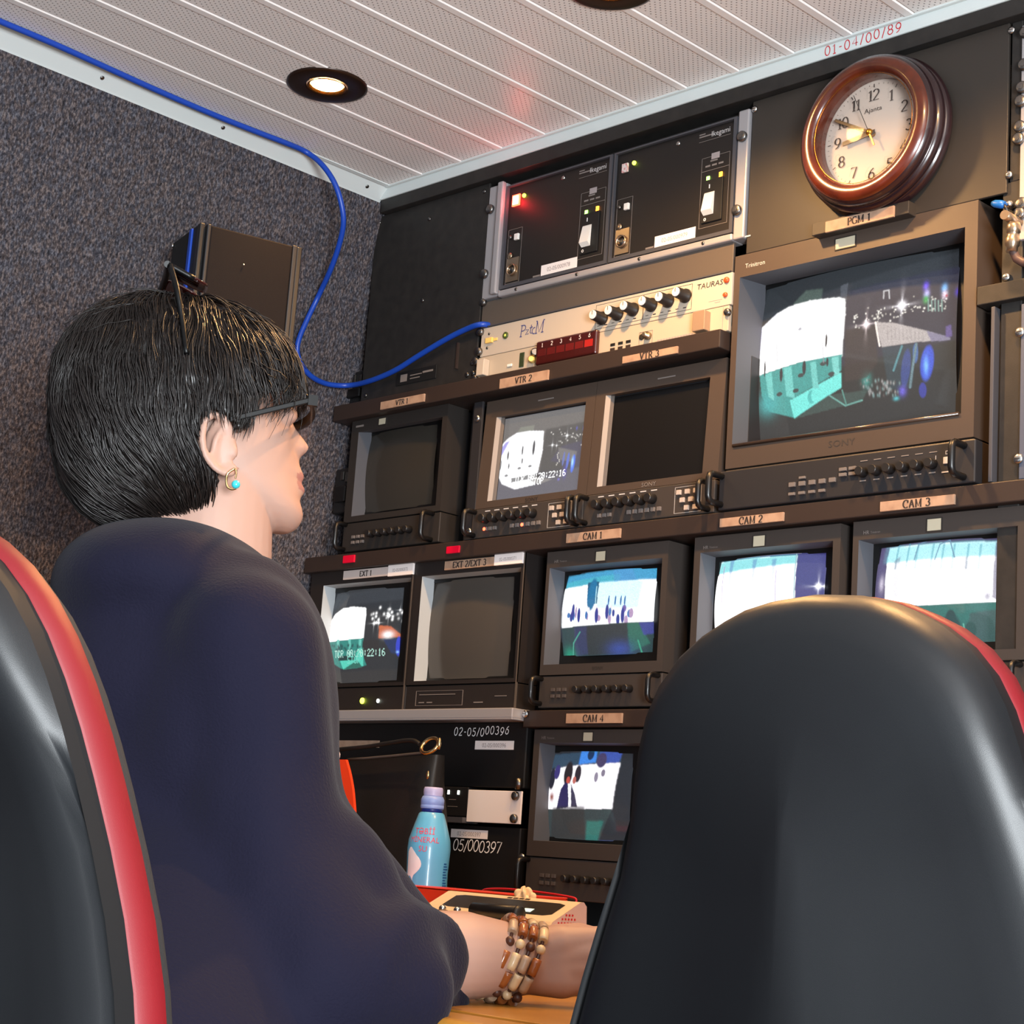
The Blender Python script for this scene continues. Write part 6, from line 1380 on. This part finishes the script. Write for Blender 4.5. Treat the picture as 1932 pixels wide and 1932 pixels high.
M['hair'] = mat('hair_black', rgb(30,24,22), .38, spec=.45)
b = MB(); NU, NV = 150, 110; idx = {}
def hd_(i, j):
    th = PI*j/NV; ph = 2*PI*i/NU; return Vector((math.sin(th)*math.cos(ph), math.sin(th)*math.sin(ph), math.cos(th)))
pts = {}
for j in range(1, NV):
    for i in range(NU):
        d = hd_(i, j); k = .972 + .030*noise.noise(Vector((math.atan2(d.y,d.z)*9, math.atan2(d.x,d.z+1.2)*2, 3))); pts[i, j] = (hpos(d, k), inpoly(*seen(hpos(d, k))))
for j in range(1, NV-1):
    for i in range(NU):
        q = [(i,j),((i+1)%NU,j),((i+1)%NU,j+1),(i,j+1)]
        if all(pts[a][1] for a in q):
            f = []
            for a in q:
                if a not in idx: idx[a] = len(b.v); b.v.append(tuple(pts[a][0]))
                f.append(idx[a])
            b.f.append(f[::-1]); b.mi.append(0); b.sm.append(True)
k = len(b.v); b.v.append(tuple(hpos(Vector((0,0,1)), .975)))
for i in range(NU):
    if (i,1) in idx and ((i+1)%NU,1) in idx: b.f.append([idx[i,1], idx[(i+1)%NU,1], k]); b.mi.append(0); b.sm.append(True)
hair = b.build('hair', M['hair'], woman)
md = hair.modifiers.new('thickness', 'SOLIDIFY'); md.thickness = .012; md.offset = -1.0
rg_ = random.Random(11)
CRN = (mid(318,575) - OH); CRN = Vector((CRN.dot(FW), .012, CRN.z)).normalized()
st = MB()
def strand(d, steps, step, w_, lift, stray, curl):
    out = []; off = 0; bend = rg_.gauss(0, .18)
    for q in range(steps+1):
        f = q/steps; p = hpos(d, .985 + lift*math.sin(PI*min(1, f*1.1))*.06 + curl*f*f*.05)
        x, y = seen(p)
        if not inpoly(x, y):
            off += 1
            if off > stray: break
        out.append(p)
        t = (d - CRN*d.dot(CRN)); t = t if t.length > 1e-4 else Vector((1,0,0))
        away = -(CRN - d*CRN.dot(d)); away = away.normalized() if away.length > 1e-4 else Vector((1,0,0))
        down = Vector((0,0,-1)); down = down - d*down.dot(d)
        side = d.cross(away)
        front = max(0, d.x)
        bend2 = bend + 1.1*noise.noise(d*4.2) + .5*noise.noise(d*9)
        dr = away*(1-.35*(1-front)) + down*.45 + side*bend2*.45 + Vector((1,0,0))*max(0,-d.z)*max(0,.8-d.x)*.9 + Vector((.55,0,0))*front*(1 if d.z > .1 else .0)
        dr = dr - d*dr.dot(d); d = (d + dr.normalized()*step).normalized()
    if len(out) >= 4: st.tube(out, w_, 3, rs=[w_*(.35 + .65*math.sin(PI*min(1,(i+1.2)/len(out)))) if i < len(out)-1 else w_*.12 for i in range(len(out))])
n_ = 0
while n_ < 5200:
    d = Vector((rg_.gauss(0,1), rg_.gauss(0,1), rg_.gauss(0,1))).normalized()
    if not inpoly(*seen(hpos(d, .98))): continue
    n_ += 1
    bang = d.x > .45 and d.z > .25
    strand(d, rg_.randint(7, 11), rg_.uniform(.055,.085), rg_.uniform(.00045,.00085), rg_.uniform(.1,.9), 3 if bang else rg_.choice((0,0,1,1,2)), rg_.uniform(0,.5))
# loose fringe wisps over the temple and a few flyaways
for i in range(90):
    u0, v0 = rg_.uniform(470,565), rg_.uniform(690,728); dy = rg_.uniform(-.062,.0); a = Pd(u0, v0, dy)
    e = Pd(u0 + rg_.uniform(-55,15), v0 + rg_.uniform(40,105), dy - rg_.uniform(-.004,.010)); m_ = (a+e)/2 + RT*rg_.uniform(.002,.012) - NA*.006
    st.tube(smooth_path([a, m_, e], 4), .0006, 3, rs=[.0007*(1-.8*q/8) for q in range(9)])
for i in range(60):
    d = Vector((rg_.uniform(-.6,.95), rg_.gauss(0,.5), rg_.uniform(.5,1))).normalized(); p = [hpos(d, 1.0)]
    for q in range(6): d = (d + Vector((.07*(1 if d.x > .1 else -1), rg_.gauss(0,.02), -.02))).normalized(); p.append(hpos(d, 1.0 + .012*q + .02*rg_.random()))
    st.tube(p, .0004, 3)
st.build('strands', M['hair'], hair)

# ------------------------------------------------------------------ spectacles, sunglasses, earring, bracelet
M['glossy_black'] = mat('glossy_black', rgb(7,7,8), .35, spec=.25)
M['lens_clear'] = mat('lens_clear', rgb(206,186,186), .05, alpha=.12); M['lens_dark'] = mat('lens_dark', rgb(52,16,14), .06, coat=.6)
gl = thing('spectacles', 'black half-rim spectacles on the face of the woman, over the nose', 'glasses', Pd(586,800,-.06))
hn = Pd(588,756,-.060); wd_ = LT*.128
b = MB(); top = [hn + wd_*t + FW*.010*math.sin(PI*t) for t in [i/16 for i in range(17)]]
for a, c in zip(top[:-1], top[1:]): b.obox((a+c)/2, (c-a)*.52, FW*.0022, UP*.0042)
b.obox(hn + FW*.001, FW*.0045, LT*.003, UP*.0050); b.obox(hn + wd_, FW*.0045, LT*.003, UP*.0050); b.build('brow_bar', M['glossy_black'], gl)
for t0_, t1_ in ((.03,.44),(.56,.97)):
    b = MB()
    def ln_(u, v, t0_=t0_, t1_=t1_):
        t = t0_ + (t1_-t0_)*u; e = .5*(1-abs(2*u-1)**4)**.25 + .5
        return hn + wd_*t + FW*.010*math.sin(PI*t) - UP*(.003 + .031*v*e)
    b.grid(ln_, 14, 10); b.build('lens', M['lens_clear'], gl)
for s0, dy0 in ((0, 0), (1, 0)):
    a = hn + wd_*s0 - FW*.002; e = Pd(432,792,-.078); e = e if s0 == 0 else e - LT*2*((e-OH).dot(LT))
    b = MB(); b.obox((a+e)/2, (e-a)/2, (e-a).cross(UP).normalized()*.0014, UP*.0028); b.build('temple', M['glossy_black'], gl, bev=.001)
sg = thing('sunglasses', 'dark red-brown sunglasses pushed up on top of the black hair', 'sunglasses', mid(330,560))
bs_ = mid(302,545) - OH; ed = (mid(372,583) - mid(302,545)); eL = ed.normalized(); nn = LT.cross(eL).normalized(); nn = nn if nn.z > 0 else -nn
def sl(s_, t_): return OH + bs_ + LT*.068*s_ + nn*(.004 + .010*(1-s_*s_)) + eL*(.041*t_)
for s0, s1 in ((-.97,-.10),(.10,.97)):
    b = MB()
    def f_(u, v, s0=s0, s1=s1): e = (1-abs(2*u-1)**3.5)**.3; return sl(s0+(s1-s0)*u, .5 + (v-.5)*(.35+.65*e))
    b.grid(f_, 20, 10); L_ = b.build('lens', M['lens_dark'], sg); m_ = L_.modifiers.new('thickness', 'SOLIDIFY'); m_.thickness = .0022
b = MB(); b.tube([sl(-1+.1*i, -.02) for i in range(21)], .0034, 8); b.tube([sl(-.99, t/6) for t in range(5)], .0030, 8); b.tube([sl(.99, t/6) for t in range(5)], .0030, 8); b.build('frame', M['glossy_black'], sg)
for s_ in (-1, 1):
    a = sl(s_, .05); e1 = Pd(343,600,-.088); e2 = Pd(352,668,-.098)
    if s_ > 0: e1, e2 = (q - LT*2*((q-OH).dot(LT)) for q in (e1, e2))
    b = MB(); b.tube(smooth_path([a, (a+e1)/2 + LT*s_*.008, e1, e2], 4), .0028, 8); b.build('temple', M['glossy_black'], sg)
er = thing('earring', 'gold hoop earring with a turquoise bead in the ear of the woman', 'earring', Pd(440,920,-.085))
b = MB(); b.tube(smooth_path([Pd(*p, -.083) for p in ((443,884),(430,893),(427,906),(429,918),(437,923),(446,921))], 4), .0012, 8); b.tube(smooth_path([Pd(*p, -.082) for p in ((444,884),(446,893),(444,903))], 4), .0008, 6); b.build('hoop', M['brass'], er)
b = MB(); b.sphere(Pd(445,914,-.087), .0040, 18); b.build('bead', mat('turquoise', rgb(60,190,200), .25, coat=.5), er)
br = thing('bracelet', 'brown and cream tube bead bracelet on the wrist resting at the desk', 'bracelet', Pd(960,1870,.0))
M['bead_brown'] = mat('bead_brown', rgb(150,84,40), .22, coat=.4); M['bead_cream'] = mat('bead_cream', rgb(216,190,150), .3, coat=.3); M['bead_dark'] = mat('bead_dark', rgb(78,44,32), .4); M['bead_stone'] = mat('bead_stone', rgb(176,148,122), .35, coat=.2)
wc = Pd(962,1812,-.001); axw = (Pd(1000,1822,.0) - Pd(920,1800,-.008)).normalized(); ua = (UP - axw*UP.dot(axw)).normalized(); va = axw.cross(ua)
def wr(k, a, rr): return wc + axw*((k-1.5)*.0098 + .006*math.cos(a)) + (ua*math.cos(a) + va*math.sin(a))*rr
nS = 14
b = MB()
for k in range(4): b.tube([wr(k, 2*PI*q/40, .0362) for q in range(40)], .0018, 6, closed=True)
b.build('elastic', M['bead_dark'], br)
for k in range(4):
    for i in range(nS):
        a0, a1 = 2*PI*(i+.06)/nS, 2*PI*(i+.94)/nS
        seg = (i % 3)
        if seg == 2:
            b = MB(); b.sphere(wr(k, (a0+a1)/2, .0375), .0046, 12); b.build('round_bead', M['bead_cream'] if (k+i) % 2 else M['bead_dark'], br)
        else:
            b = MB(); b.tube([wr(k, a0+(a1-a0)*q/4, .0372) for q in range(5)], .0044, 10); b.build('tube_bead', [M['bead_brown'], M['bead_brown'], M['bead_cream'], M['bead_stone']][(k*5 + i*3) % 4], br)
# ------------------------------------------------------------------ lift the whole place so that the floor lies at z = 0
for _o in list(S.objects):
    if _o.parent is None: _o.location.z += H
